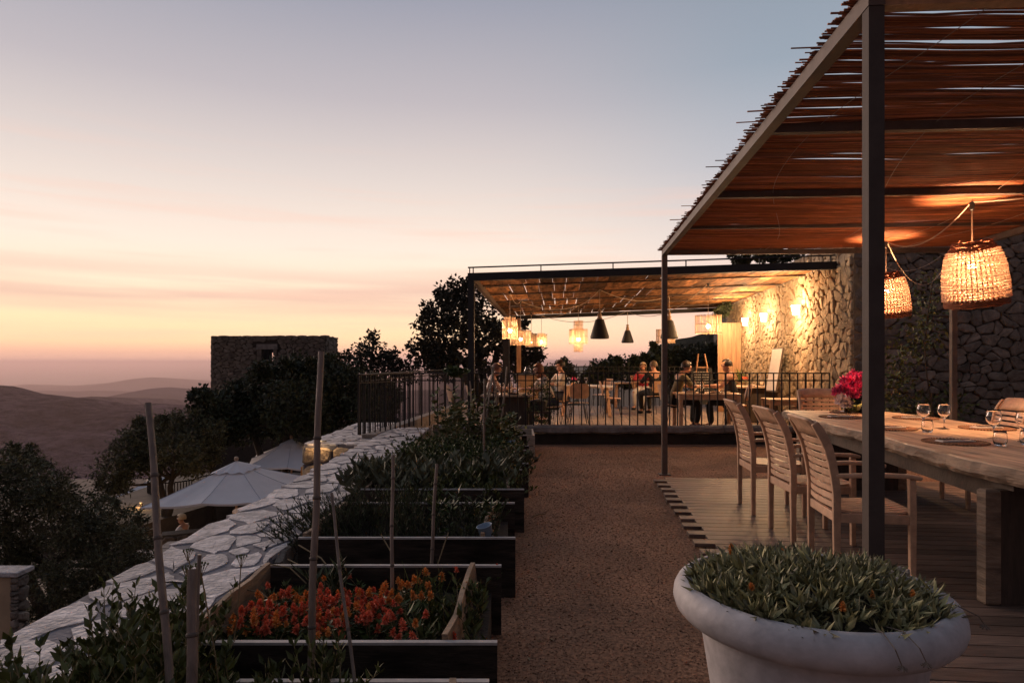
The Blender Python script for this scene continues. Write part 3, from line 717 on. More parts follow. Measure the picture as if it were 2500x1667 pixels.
# ================================================================ TREES
def crown(name, blobs, per, ll, lw, m, parent=None, spread=.16, k=26, seed=0, **kw):
    p, d = cloud_pts(blobs, per, spread, k); v, f = leaves(p, d, ll, lw, .2, .4)
    return link(name, npmesh(name, v, f, m), parent, **kw)
def pxblobs(lst, y, dep=1.0, jit=.5):
    out = []
    for px, py, r in lst:
        rr = r*y/1600
        out.append((tuple(at(px, py, y + R.uniform(-jit, jit))), (rr, rr*dep, rr)))
    return out
def limb(m, a, b, r0, r1, wob=.1, n=6):
    a = Vector(a); b = Vector(b); pts = []; ln = (b-a).length
    for i in range(n+1):
        t = i/n; w = Vector((R.uniform(-1, 1), R.uniform(-1, 1), R.uniform(-.3, .3)))*wob*ln*math.sin(PI*t)*.35; pts.append(a.lerp(b, t)+w)
    m.tube(pts, [r0+(r1-r0)*i/n for i in range(n+1)], 7); return pts
def tree(name, label, blobs, base, forks, r0, per, ll, lw, m, cat='tree', group=None, spread=.16, k=26, gz=None):
    root = empty(name, tuple(base), label=label, cat=cat, group=group); off = -Vector(base)
    o = crown('crown', blobs, per, ll, lw, m, root, spread, k); o.location = off
    mb = MB(); pts = []
    top = [Vector(c) for c, r in blobs]
    for fk in forks:
        pts = limb(mb, base, fk, r0, r0*.6)
        near = sorted(top, key=lambda q: (q-Vector(fk)).length)[:6]
        for q in near: limb(mb, fk, q, r0*.45, r0*.12, .15, 4)
    mb.build('trunk', 'trunk', root, loc=off, smooth=True); return root
# big oak behind the terrace
yo = 24.5
ob = pxblobs([(1098, 712, 26), (1130, 722, 30), (1075, 735, 28), (1158, 745, 30), (1110, 760, 34), (1050, 765, 24), (1180, 775, 34), (1075, 790, 34), (1036, 800, 24), (1130, 800, 34),
              (1165, 815, 34), (1215, 790, 30), (1100, 830, 34), (1058, 840, 32), (1025, 858, 22), (1240, 820, 28), (1200, 840, 30), (1265, 845, 28), (1292, 850, 26), (1060, 880, 28), (1100, 875, 26),
              (1160, 860, 24), (1250, 880, 26), (1290, 880, 22), (1030, 892, 22), (1080, 905, 26), (1150, 700, 20), (1310, 865, 14), (1200, 900, 18), (1150, 900, 18), (1270, 800, 16), (1285, 905, 22)], yo, 1.0, 1.4)
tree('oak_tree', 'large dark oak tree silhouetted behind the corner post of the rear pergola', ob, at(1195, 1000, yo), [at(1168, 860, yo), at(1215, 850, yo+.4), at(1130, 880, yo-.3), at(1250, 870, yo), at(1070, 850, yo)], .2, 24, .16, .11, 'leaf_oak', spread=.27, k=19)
# thin bush right of the tower
tree('oak_tree', 'small scraggly oak with a thin crown between the tower and the large oak', pxblobs([(905, 850, 26), (880, 875, 28), (925, 870, 26), (850, 890, 26), (945, 890, 26), (960, 905, 24), (980, 895, 18), (905, 900, 30), (870, 915, 26), (845, 868, 12), (912, 828, 13), (960, 868, 12), (985, 915, 24)], 27, 1, 1), at(910, 1010, 27), [at(905, 880, 27), at(940, 890, 27)], .1, 18, .15, .09, 'leaf_oak', spread=.30, k=24)
# dense dark mass in front of the tower
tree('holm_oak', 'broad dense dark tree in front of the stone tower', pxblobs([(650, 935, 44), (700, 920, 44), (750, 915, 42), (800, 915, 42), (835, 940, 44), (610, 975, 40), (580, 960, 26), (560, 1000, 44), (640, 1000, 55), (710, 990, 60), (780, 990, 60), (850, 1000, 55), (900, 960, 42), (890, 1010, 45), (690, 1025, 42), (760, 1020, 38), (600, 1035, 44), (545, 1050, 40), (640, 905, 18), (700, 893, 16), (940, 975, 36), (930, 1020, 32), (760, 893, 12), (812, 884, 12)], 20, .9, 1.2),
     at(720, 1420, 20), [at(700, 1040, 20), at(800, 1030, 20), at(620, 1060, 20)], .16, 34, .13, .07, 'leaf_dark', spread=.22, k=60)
tree('oak_tree', 'leafy oak branches poking out left of the tower base', pxblobs([(484, 975, 18), (500, 962, 14), (478, 1000, 16), (508, 990, 24), (515, 1025, 30), (535, 975, 18), (470, 963, 7)], 19, 1, .4), at(530, 1330, 19), [at(510, 1010, 19)], .08, 22, .12, .08, 'leaf_dark', spread=.3, k=60)
tree('olive_tree', 'rounded dark olive tree between the slope and the nearest parasol', pxblobs([(345, 1065, 34), (385, 1060, 36), (430, 1050, 36), (470, 1055, 40), (320, 1100, 40), (370, 1105, 45), (430, 1100, 48), (480, 1110, 45), (275, 1150, 36), (330, 1132, 26), (385, 1125, 28), (285, 1185, 26), (505, 1100, 30), (345, 1030, 12), (395, 1027, 12), (435, 1018, 10), (265, 1185, 24), (455, 1130, 24), (520, 1055, 30)], 17.5, .9, .8),
     at(408, 1285, 17.5), [at(392, 1180, 17.5), at(420, 1170, 17.5)], .11, 34, .10, .035, 'leaf_olive', spread=.24, k=64)
nb = pxblobs([(20, 1130, 36), (60, 1135, 36), (95, 1155, 34), (0, 1180, 50), (60, 1190, 50), (115, 1200, 44), (150, 1215, 40), (190, 1240, 44), (240, 1255, 44), (290, 1275, 40), (325, 1310, 30), (20, 1250, 60), (90, 1260, 60), (150, 1280, 60), (220, 1310, 60), (280, 1335, 55), (345, 1340, 34), (20, 1330, 60), (100, 1350, 60), (180, 1380, 60), (250, 1400, 55), (310, 1400, 45), (350, 1380, 26), (130, 1430, 50), (200, 1450, 45), (20, 1400, 45), (-60, 1200, 60), (-60, 1330, 70), (270, 1225, 14), (75, 1100, 12), (30, 1098, 12), (345, 1262, 12), (180, 1480, 40), (110, 1500, 40)], 9.2, .8, .6)
tree('olive_tree', 'near leafy olive tree filling the lower corner below the paved wall', nb, (-6.4, 9.6, -3.4), [at(120, 1380, 9.5), at(250, 1380, 9.4), at(10, 1300, 9.5)], .13, 30, .062, .019, 'leaf_olive', spread=.20, k=112)
# hedge trees behind the terrace
for i, (lst, lab) in enumerate((([(1290, 905, 18), (1325, 895, 14), (1275, 920, 16), (1310, 925, 18)], 'scraggly shrub rising between the lantern post and the seated diners'),
        ([(1368, 890, 20), (1385, 900, 18), (1400, 915, 14), (1350, 905, 16), (1375, 875, 8), (1440, 905, 20), (1425, 925, 18)], 'round bush behind the dark haired diner in the white shirt'),
        ([(1455, 888, 16), (1475, 895, 20), (1500, 880, 20), (1490, 910, 26), (1520, 895, 22), (1530, 915, 26), (1462, 915, 22), (1505, 868, 8)], 'dark hedge tree above the glasses of the far table'),
        ([(1548, 885, 18), (1570, 875, 20), (1590, 890, 26), (1560, 910, 26), (1600, 920, 28), (1575, 862, 8), (1545, 868, 8)], 'dark hedge tree behind the blonde woman'),
        ([(1610, 850, 14), (1598, 838, 9), (1625, 865, 20), (1605, 880, 24), (1640, 890, 30), (1650, 855, 14), (1660, 845, 8), (1620, 910, 30)], 'taller hedge tree beside the slim pergola post'),
        ([(1680, 880, 34), (1700, 860, 28), (1725, 870, 34), (1715, 900, 40), (1745, 850, 20), (1735, 900, 40), (1660, 900, 32), (1730, 845, 14)], 'dense tree behind the chalkboard easel'))):
    tree('hedge_tree', lab, pxblobs([(a, b+9, c*.86) for a, b, c in lst], 22.5+i*.1, 1, .6), at(sum(p[0] for p in lst)/len(lst), 985, 22.5), [at(lst[len(lst)//2][0], 920, 22.5)], .07, 26, .11, .07, 'leaf_dark', spread=.26, k=60, group='trees behind the dining terrace')
crown('creeper', pxblobs([(1768, 756, 13), (1755, 765, 11), (1775, 745, 8)], 17.3, 1, .2), 20, .1, .06, 'leaf_dark', k=60, label='dark creeper leaves at the far top corner of the lit wall', cat='creeper')
# bushes on top of the long wall
tree('wall_bush', 'dark scraggly bush growing on top of the long stone wall above the rear roof', pxblobs([(1800, 628, 13), (1830, 625, 15), (1860, 620, 16), (1890, 620, 15), (1920, 622, 14), (1950, 625, 12), (1845, 610, 7), (1785, 618, 6), (1900, 608, 7), (1875, 634, 16), (1820, 636, 12)], 14.5, 1, .5), (6.4, 14.6, 3.2), [at(1865, 628, 14.5)], .05, 26, .09, .05, 'leaf_dark', cat='bush', k=70)

# creeper on the back post by the dark wall
vb = [((5.34+R.uniform(-.26, .08)-.2*math.sin(z*1.7), 8.35+R.uniform(-.1, .3), z), .16) for z in [.5+.16*i for i in range(13)]]
cr = empty('creeper', (5.32, 8.2, 0), label='creeper climbing the slim back post in front of the dark wall', cat='creeper')
o = crown('leaves', vb, 9, .06, .042, 'leaf_weed', cr, .5, 40); o.location = (-5.32, -8.2, 0)
m_ = MB(); m_.tube([(5.22+.06*math.sin(z*3), 8.2, z) for z in [0, .4, .8, 1.2, 1.6, 2.0, 2.4]], .009, 5); o = m_.build('stem', 'trunk', cr, loc=(-5.32, -8.2, 0))
vb = [((5.2+R.uniform(0, 1.6), 9.9+R.uniform(0, .5), R.uniform(.1, .9)), R.uniform(.15, .28)) for i in range(22)]
crown('undergrowth', vb, 14, .07, .035, 'leaf_weed', None, .3, 30, kind='stuff')

# ================================================================ LOWER TERRACE
def parasol(corners, zr, h, label, poleh=2.3):
    group = 'white parasols on the lower terrace'; cc = [Vector((x, y, 0)) for x, y in corners]; c = sum(cc, Vector())/4
    root = empty('parasol', (c.x, c.y, zr-poleh), label=label, cat='parasol', group=group); P8 = []
    for i in range(4): a, b = cc[i]-c, cc[(i+1) % 4]-c; P8 += [a, (a+b)/2*1.03]
    q = 4; seg = 8*q; rings = 7; z0 = poleh; V_ = []; F_ = []
    def pt(k, t, lift=0):
        i = (k//q) % 8; f = (k % q)/q; p = P8[i].lerp(P8[(i+1) % 8], f)*t
        return Vector((p.x, p.y, z0+h*(1-t)**1.15-.05*math.sin(PI*f)*t-(.05*t if i % 2 == 0 and f == 0 else 0)+lift))
    for i in range(rings+1):
        for k in range(seg): V_.append(pt(k, i/rings))
    for i in range(rings):
        for k in range(seg): F_.append((i*seg+k, i*seg+(k+1) % seg, (i+1)*seg+(k+1) % seg, (i+1)*seg+k))
    m = MB(); m.add(V_, F_); e = [V_[rings*seg+k] for k in range(seg)]
    m.add(e+[v*1.0+Vector((0, 0, -.04)) for v in e], [(k, (k+1) % seg, seg+(k+1) % seg, seg+k) for k in range(seg)]); cn = m.build('canopy', 'canvas', root)
    m = MB(); V_ = []
    for i, t in enumerate((0, .1, .2, .30)):
        for k in range(seg): V_.append(pt(k, t, .035+.022*math.sin(k*2.1)*i/3))
    m.add(V_, [(i*seg+k, i*seg+(k+1) % seg, (i+1)*seg+(k+1) % seg, (i+1)*seg+k) for i in range(3) for k in range(seg)]); m.build('vent_cap', 'canvas', cn, smooth=True)
    m = MB()
    for k in range(8): m.tube([pt(k*q, t, .003) for t in (.3, .5, .75, 1)], .006, 4)
    m.build('seam', 'canvas_seam', cn)
    for k in range(8): m = MB(); m.bar((0, 0, z0+h-.08), pt(k*q, .97, -.03), .02, .03); m.build('rib', 'teak', root)
    m = MB(); m.tube([(0, 0, 0), (0, 0, z0+h+.02)], .026, 8); m.build('pole', 'teak', root)
    m = MB(); m.sphere((0, 0, z0+h+.08), .055, 8, 6); m.build('finial', 'turned_wood', root, smooth=True)
    m = MB(); m.box(-.3, .3, -.3, .3, 0, .09, .02); m.build('base', 'curb', root); return root
parasol([(-7.5, 13.2), (-5.2, 13.7), (-5.05, 16.7), (-7.4, 16.2)], -1.5, .60, 'nearest large white parasol with a ruffled cap over the lower terrace', 2.0)
parasol([(-7.4, 18.3), (-4.9, 17.6), (-5.5, 20.2), (-8.1, 20.9)], -1.5, .60, 'white parasol behind the nearest one, next to the stone platform', 2.0)
c3 = at(378, 1200, 23); parasol([(c3.x-.95, 22.1), (c3.x+1.1, 22.0), (c3.x+1.2, 24.2), (c3.x-1.0, 24.3)], at(0, 1214, 22).z, .55, 'small far white parasol half hidden by the olive trunk', 1.5)
# curved low railing and lit paving on the lower terrace
root = empty('railing', at(395, 1215, 19.5), label='curved low railing on the lower terrace beside the far parasol', cat='railing'); o0 = root.location.copy()
pts = []
for i in range(15):
    a = PI*(1.05-.9*i/14); c = at(392, 1180, 20.2); pts.append(Vector((c.x+.78*math.cos(a), c.y-1.0*math.sin(a)+1.0, c.z+.02))-o0)
pts += [pts[-1]+Vector((.5, .9, .12)), pts[-1]+Vector((1.0, 1.9, .25))]
m = MB(); m.tube(pts, .025, 6); m.build('top_rail', 'metal_dark', root)
bar = MB(); bar.box(-.012, .012, -.012, .012, -.42, 0); bme = bar.mesh('baluster', 'metal_dark')
for a, b in zip(pts, pts[1:]):
    for t in (0, .5): p = a.lerp(b, t); link('baluster', bme, root, loc=p)
m = MB(); c = at(340, 1250, 18.3)
m.add([(c.x-1.6, c.y-1.8, -2.72), (c.x+1.1, c.y-1.8, -2.72), (c.x+3.2, c.y+6, -2.72), (c.x-1.6, c.y+6, -2.72), (c.x-1.6, c.y-1.8, -3.6), (c.x+1.1, c.y-1.8, -3.6), (c.x+3.2, c.y+6, -3.6), (c.x-1.6, c.y+6, -3.6)], [(0,1,2,3),(0,4,5,1),(1,5,6,2),(3,2,6,7),(0,3,7,4)])
m.build('lower_paving', 'ground_lower', kind='structure')
# long low stone wall and dark planting edge
low = empty('low_wall', (0, 0, 0), label='low dark stone wall crossing the lower terrace under the nearest parasol', cat='wall')
la = at(395, 1275, 14.2); lb = at(640, 1245, 15.0); la.z = -3.5; lb.z = -3.5; ud = (lb-la).normalized()
m = MB(); m.bar(la+Vector((0, 0, .62)), lb+Vector((0, 0, .62)), .35, 1.1, up=(0, 0, 1)); m.build('wall_core', 'joint', low)
stonework(low, la+Vector((ud.y, -ud.x, 0))*.18+Vector((0, 0, 0)), ud, (0, 0, 1), (lb-la).length, 1.14, .30, .05, .015, 'darkstone', 51)
# rendered pillar at the left edge
pil = empty('gate_pillar', (0, 0, 0), label='ochre rendered pillar with a flat stone cap at the lower left edge', cat='pillar')
p0 = at(26, 1400, 6.2); m = MB(); m.box(p0.x-1.5, p0.x, 6.2, 6.34, -3.5, p0.z-.03, .01); m.build('rendered_body', 'stucco', pil)
m = MB(); m.box(p0.x+.002, p0.x+.05, 6.215, 6.335, -3.5, p0.z-.03); m.build('core', 'joint', pil)
stonework(pil, (p0.x+.05, 6.20, -2.2), (0, 1, 0), (0, 0, 1), .14, 2.2+p0.z-.03, .16, .04, .01, 'darkstone', 52)
stonework(pil, (p0.x+.003, 6.20, -2.2), (1, 0, 0), (0, 0, 1), .07, 2.2+p0.z-.03, .09, .03, .01, 'darkstone', 53)
m = MB(); m.box(p0.x-1.5, p0.x+.08, 6.17, 6.40, p0.z-.028, p0.z+.02, .008); m.build('cap', 'paving', pil)
# garden paving seen between leaves
for i, (px, py, y) in enumerate(((500, 1345, 10.5), (560, 1325, 11.3), (430, 1372, 9.8))):
    p = at(px, py, y); m = MB(); m.box(-1.1, 1.1, -.22, .22, 0, .16, .01); m.build('step', 'curb', None, loc=(p.x, p.y, p.z-.16), rz=.1, label=['broad dark stone step at mid height below the paved wall', 'topmost dark stone step under the nearest parasol', 'lowest dark stone step beside the olive leaves'][i], cat='step', group='stone steps of the lower terrace')

# ================================================================ RAISED BEDS
ZB_ = .35
beds = [(1.25, 2.15, -1.30, -.125), (2.45, 3.37, -1.27, -.105), (3.90, 4.86, -1.25, -.03), (5.38, 6.35, -1.22, .05), (6.75, 7.75, -1.2, .12), (8.15, 9.3, -1.15, .16)]
desc = ['nearest dark timber raised bed, filled with leafy weeds', 'timber raised bed full of red and orange marigolds', 'timber raised bed of rosemary with a blue pot inside its rim', 'timber raised bed where the broad grey sage spills over', 'timber raised bed packed with low green herbs', 'farthest timber raised bed with tall dry stems near the kerb']
for i, (y0, y1, x0, x1) in enumerate(beds):
    b = empty('raised_bed', ((x0+x1)/2, (y0+y1)/2, 0), label=desc[i], cat='raised bed', group='timber raised beds in a row along the paved wall'); ox, oy = (x0+x1)/2, (y0+y1)/2
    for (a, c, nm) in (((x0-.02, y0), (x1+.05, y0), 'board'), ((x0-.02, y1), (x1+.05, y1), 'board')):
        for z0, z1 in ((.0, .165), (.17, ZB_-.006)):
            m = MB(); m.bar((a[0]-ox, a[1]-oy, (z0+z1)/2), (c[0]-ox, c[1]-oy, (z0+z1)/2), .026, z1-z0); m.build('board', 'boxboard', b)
        m = MB(); m.bar((a[0]-ox, a[1]-oy, ZB_), (c[0]-ox, c[1]-oy, ZB_), .024, .010); m.build('skylit_edge', 'boxtop_skylit', b)  # thin strip added to paint the sky-lit top of the dark board
    lean = .09 if i in (1, 2) else .03
    for x, s in ((x0+.03, 1), (x1-.04, -1)):
        if i == 0 and s > 0: continue
        m = MB(); tx = x+(-.05 if s < 0 else .0)
        vs = []; seg = 8
        for q in range(seg+1):
            t = q/seg; yy = y0+.02+(y1-y0-.04)*t; xx = x + (-lean*(1-t) + .02*math.sin(t*4+i)) * (1 if s < 0 else .3); w = .011
            top = ZB_+.018+.006*math.sin(q*1.7+i); 
            vs += [(xx-w-ox, yy-oy, .05), (xx+w-ox, yy-oy, .05), (xx+w-ox-(lean*.4 if s < 0 else 0), yy-oy, top), (xx-w-ox-(lean*.4 if s < 0 else 0), yy-oy, top)]
        fs = [(q*4+k, q*4+(k+1) % 4, (q+1)*4+(k+1) % 4, (q+1)*4+k) for q in range(seg) for k in range(4)] + [(0, 3, 2, 1)[::-1], tuple(seg*4+k for k in range(4))]
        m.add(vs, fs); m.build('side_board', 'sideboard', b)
    m = MB(); m.box(x0-ox, x1-ox, y0-oy+.02, y1-oy-.02, 0, .22); m.build('soil', 'soil', b)
# crate at the end of the row
cr = empty('wooden_crate', (.16, 9.95, 0), label='open wooden crate standing by the kerb at the end of the raised beds', cat='crate')
for (a, c) in (((-.16, -.45), (.16, -.45)), ((-.16, .45), (.16, .45)), ((.16, -.47), (.16, .47)), ((-.16, -.47), (-.16, .47))):
    for z0, z1 in ((.02, .17), (.18, .33)):
        m = MB(); m.bar((*a, (z0+z1)/2), (*c, (z0+z1)/2), .022, z1-z0); m.build('board', 'palewood', cr)
m = MB(); m.box(-.15, .15, -.44, .44, .01, .2); m.build('soil', 'soil', cr)
# blue plastic pot leaning inside the third bed
m = MB(); m.lathe([(.03, 0), (.045, .16), (.05, .165), (.045, .165), (.03, .01)], 14); m.build('plastic_pot', 'plastic_blue', None, loc=(-.13, 4.02, .24), rz=(.1, -.25, 0), label='crumpled pale blue pot tucked inside the rosemary bed rim', cat='pot', smooth=True)
m = MB(); m.lathe([(.03, 0), (.045, .13), (.05, .135), (.045, .135), (.03, .01)], 14); m.build('plastic_pot', 'plastic_blue', None, loc=(.02, 8.3, .26), rz=(.1, -.2, 0), label='small blue pot near the far wooden crate', cat='pot', smooth=True)

# plants ---------------------------------------------------------
def gp(n, x0, x1, y0, y1): return np.stack([rng.uniform(x0, x1, n), rng.uniform(y0, y1, n)], 1)
def herb(nstem, x0, x1, y0, y1, z0, hmin, hmax, per, ll, lw, lean=.35, edge=0, up=.4, fold=.25, base_x=None):
    """stems with leaves along them -> (v, f) leaves and a stem builder"""
    P = []; Dd = []; st = MB()
    for i in range(nstem):
        x, y = R.uniform(x0, x1), R.uniform(y0, y1); h = R.uniform(hmin, hmax); q = Vector((R.gauss(0, lean), R.gauss(0, lean), 1)).normalized()
        if edge: q = (q + Vector((edge, 0, 0))).normalized()
        b = Vector((x, y, z0)); crv = Vector((R.gauss(0, .1), R.gauss(0, .1), -.15))*h
        pts = [b+q*h*t+crv*t*t for t in (0, .35, .7, 1)]; st.tube(pts, [.004, .003, .002, .001], 4, False)
        for k in range(per):
            t = R.uniform(.12, 1); p = b+q*h*t+crv*t*t; an = R.uniform(0, 6.28)
            dd = Vector((math.cos(an), math.sin(an), up+t*.5)).normalized(); P.append(p); Dd.append(dd+q*up)
    v, f = leaves(np.array(P), np.array(Dd), ll, lw, fold); return v, f, st
def plant(name, label, cat, parts, m, stem='trunk', group=None, kind=None, st=None, loc=(0, 0, 0)):
    v, f = join(parts); c = v.mean(0); root = empty(name, (float(c[0]), float(c[1]), .22), label=label, cat=cat, group=group, kind=kind)
    o = link('foliage', npmesh('foliage', v, f, m), root, loc=(-float(c[0]), -float(c[1]), -.22))
    if st and st.v: st.build('stems', stem, root, loc=(-float(c[0]), -float(c[1]), -.22))
    return root
def clumps(name, labels, cat, spec, m, group, **kw):
    pass
# bed 0: foreground weeds (several plants one can tell apart)
for i, (a, lab) in enumerate((((230, -1.32, -.92, 1.35, 2.1, .2, .22, .58, 32, .040, .017, .28), 'tall leafy weed clump between the front bamboo canes and the wall'),
        ((230, -1.0, -.5, 1.3, 2.15, .2, .12, .38, 28, .040, .016, .4), 'bushy weeds in front of the marigold bed left of the tall cane'),
        ((90, -.55, -.15, 1.3, 1.95, .2, .05, .20, 14, .05, .02, .4), 'short weeds at the foot of the leaning thin cane'),
        ((130, -1.45, -1.12, 1.75, 2.6, .24, .15, .42, 24, .038, .015, .35), 'weeds leaning over the paved wall by the marigold bed'))):
    v, f, st = herb(*a); plant('weed_clump', lab, 'plant', [(v, f)], 'leaf_weed', 'dry_stem', 'leafy weeds in the nearest bed', st=st)
v, f, st = herb(9, -1.42, -1.28, 1.42, 1.62, .28, .12, .24, 14, .075, .034, .5, edge=-.5); plant('weed_clump', 'dark leafy sprig reaching over the pale paving at the bottom edge', 'plant', [(v, f)], 'leaf_weed', 'dry_stem', st=st)
# umbel weeds
for i, (x, y, h) in enumerate(((-.98, 2.05, .46), (-.88, 2.0, .52), (-1.16, 2.3, .40), (-1.06, 2.45, .40), (-1.2, 2.6, .38))):
    um = empty('umbel_weed', (x, y, .24), label=['umbel weed nearest the front canes', 'tallest umbel weed against the wall', 'umbel weed on the wall edge', 'umbel weed next to the pale side board', 'umbel weed between the canes and the side board'][i], cat='weed', group='thin umbel weeds along the paved wall')
    m = MB(); top = Vector((R.uniform(-.1, .05), R.uniform(-.05, .05), h)); m.tube([(0, 0, 0), top*.5+Vector((.01, 0, 0)), top], .0022, 5); hd = MB()
    for k in range(11):
        a = k*2.4; r_ = .004+.018*math.sqrt(k/11); q = top+Vector((r_*math.cos(a), r_*math.sin(a), .03-.3*r_)); m.tube([top-Vector((0, 0, .02)), q], .001, 3, False); hd.sphere(q, .0038, 5, 3)
    m.build('stem', 'dry_stem', um); hd.build('flower_head', 'leaf_weed', um)
# bed 1: marigolds
heads = {}
def head_mesh(m_name, seed):
    r = random.Random(seed); P = []; Dd = []
    for ring, (el_, n_, ln) in enumerate(((-.25, 13, .019), (.1, 13, .019), (.45, 12, .017), (.8, 10, .015), (1.15, 7, .014), (1.45, 4, .011))):
        for k in range(n_):
            a = 2*PI*k/n_+ring+r.uniform(-.2, .2); P.append((0, 0, .004*ring)); Dd.append((math.cos(a)*math.cos(el_), math.sin(a)*math.cos(el_), math.sin(el_)+r.uniform(-.1, .1)))
    P = np.array(P); Dd = np.array(Dd); v, f = leaves(P, Dd, .0165, .0105, .45, .35, roll=np.tile(np.array([[0.01, .02, 1.0]]), (len(P), 1))+rng.normal(size=(len(P), 3))*.5)
    return npmesh('flower_head', v, f, m_name)
HM = {c: [head_mesh(c, s) for s in range(4)] for c in ('petal_red', 'petal_orange')}
spots = []
for i in range(58):                                  # dense red drift
    spots.append((R.uniform(-1.12, -.5), 2.62+R.uniform(0, .42), 'petal_red' if R.random() < .8 else 'petal_orange', R.randint(2, 4)))
for i in range(9): spots.append((R.uniform(-.62, -.4), R.uniform(2.9, 3.25), 'petal_orange', 2))
for i in range(7): spots.append((R.uniform(-1.05, -.35), R.uniform(2.57, 2.66), R.choice(['petal_orange', 'petal_red', 'petal_orange']), 2))
for x, y, c in ((-.15, 3.1, 'petal_orange'), (-.18, 2.6, 'petal_red'), (-.42, 2.9, 'petal_orange'), (-.3, 3.34, 'petal_red'), (-.75, 3.32, 'petal_red'), (-.12, 3.38, 'petal_red'), (-.9, 3.15, 'petal_orange'), (-.45, 2.62, 'petal_red'), (-.35, 2.6, 'petal_orange')): spots.append((x, y, c, 1))
used_ml = {}
def mlabel(x, y, c, nh):
    for tail in ('',):
        t_ = mlabel0(x, y, c, nh)+tail
        if t_ not in used_ml: used_ml[t_] = 1; break
    return t_
def mlabel0(x, y, c, nh):
    col = 'red' if c == 'petal_red' else 'orange'; px = 1250+1600*x/y
    h = 'by the left side board' if px < 640 else 'left of the tall cane' if px < 735 else 'just behind the tall cane' if px < 790 else 'between the tall and leaning canes' if px < 860 else 'right of the leaning cane' if px < 940 else 'by the slim middle cane' if px < 1010 else 'near the right side board'
    d = 'in front' if y < 2.63 else 'in the middle' if y < 2.85 else 'farther back' if y < 3.1 else 'at the back'
    n_ = {1: 'single headed', 2: 'two headed', 3: 'three headed', 4: 'four headed', 5: 'five headed', 6: 'six headed'}[nh]
    return '%s %s marigold %s %s' % (n_, col, d, h)
for i, (x, y, c, nh) in enumerate(spots):
    rt = empty('marigold', (x, y, .22), label=mlabel(x, y, c, nh), cat='flower', group='red marigolds in the flower bed' if c == 'petal_red' else 'orange marigolds in the flower bed')
    h0 = R.uniform(.09, .14); P = []; Dd = []; st = MB()
    for k in range(nh):
        q = Vector((R.uniform(-.075, .075), R.uniform(-.07, .07), h0+R.uniform(-.012, .012))); st.tube([(0, 0, 0), q*.6, q], .0018, 4, False)
        o = link('flower_head', R.choice(HM[c]), rt, loc=q); o.scale = (R.uniform(.7, 1.1),)*3; o.rotation_euler = (R.uniform(-.4, .4), R.uniform(-.4, .4), R.uniform(0, 6))
        for _ in range(9):
            t = R.uniform(.1, .9); P.append(q*t); a = R.uniform(0, 6.28); Dd.append((math.cos(a), math.sin(a), .4))
    v, f = leaves(np.array([list(p) for p in P]), np.array(Dd), .05, .014, .2); link('foliage', npmesh('foliage', v, f, 'leaf_herb'), rt); st.build('stem', 'dry_stem', rt)
v, f, st = herb(150, -1.2, -.15, 2.5, 3.3, .2, .04, .11, 10, .045, .013, .4); plant('undergrowth', None, None, [(v, f)], 'leaf_weed', 'dry_stem', kind='stuff', st=st)
v, f, st = herb(42, -.42, -.14, 2.6, 3.2, .2, .08, .2, 12, .055, .02, .4); plant('leafy_plant', 'dark leafy plants right of the marigolds inside the same bed', 'plant', [(v, f)], 'leaf_weed', 'dry_stem', st=st)
v, f, st = herb(12, -.95, -.85, 3.1, 3.3, .2, .14, .24, 16, .07, .012, .3); plant('leafy_plant', 'feathery upright plant behind the marigolds near the tall cane', 'plant', [(v, f)], 'leaf_rosemary', 'dry_stem', st=st)
# grass blades and fallen stalks
m = MB()
for i in range(60):
    x, y = R.choice([(-.85, 2.9), (-.45, 3.15), (-.9, 2.75)]); x += R.uniform(-.12, .12); y += R.uniform(-.1, .1); h = R.uniform(.14, .26); a = R.uniform(-.09, .09)
    m.add([(x-.002, y, .2), (x+.002, y, .2), (x+a*.5+.002, y, .2+h*.6), (x+a, y+.01, .2+h), (x+a*.5-.002, y, .2+h*.6)], [(0, 1, 2, 3, 4)])
m.build('grass', 'leaf_spiky', kind='stuff')
for i, (a, b) in enumerate((((-1.18, 3.45, .36), (-.82, 3.2, .22)), ((-1.22, 3.3, .38), (-1.02, 3.25, .3)), ((-1.14, 3.5, .42), (-.86, 3.3, .28)), ((-.72, 3.6, .45), (-.60, 3.45, .24)), ((-.35, 3.6, .46), (-.42, 3.5, .25)), ((-1.3, 3.1, .33), (-1.05, 2.98, .27)))):
    m = MB(); a = Vector(a); b = Vector(b); m.tube([a, a.lerp(b, .5)+Vector((.01, 0, .03)), b], .0035, 5); m.build('dry_stalk', 'dry_stem', label=['longest dry stalk lying over the corner of the marigold bed', 'short dry stalk crossing the pale side board', 'upper dry stalk resting on the marigold bed corner', 'pale blade standing beside the thin leaning cane', 'pale blade standing between the two slim canes', 'dry stalk on the wall side of the pale board'][i], cat='dry stalk', group='dry stalks around the marigold bed')
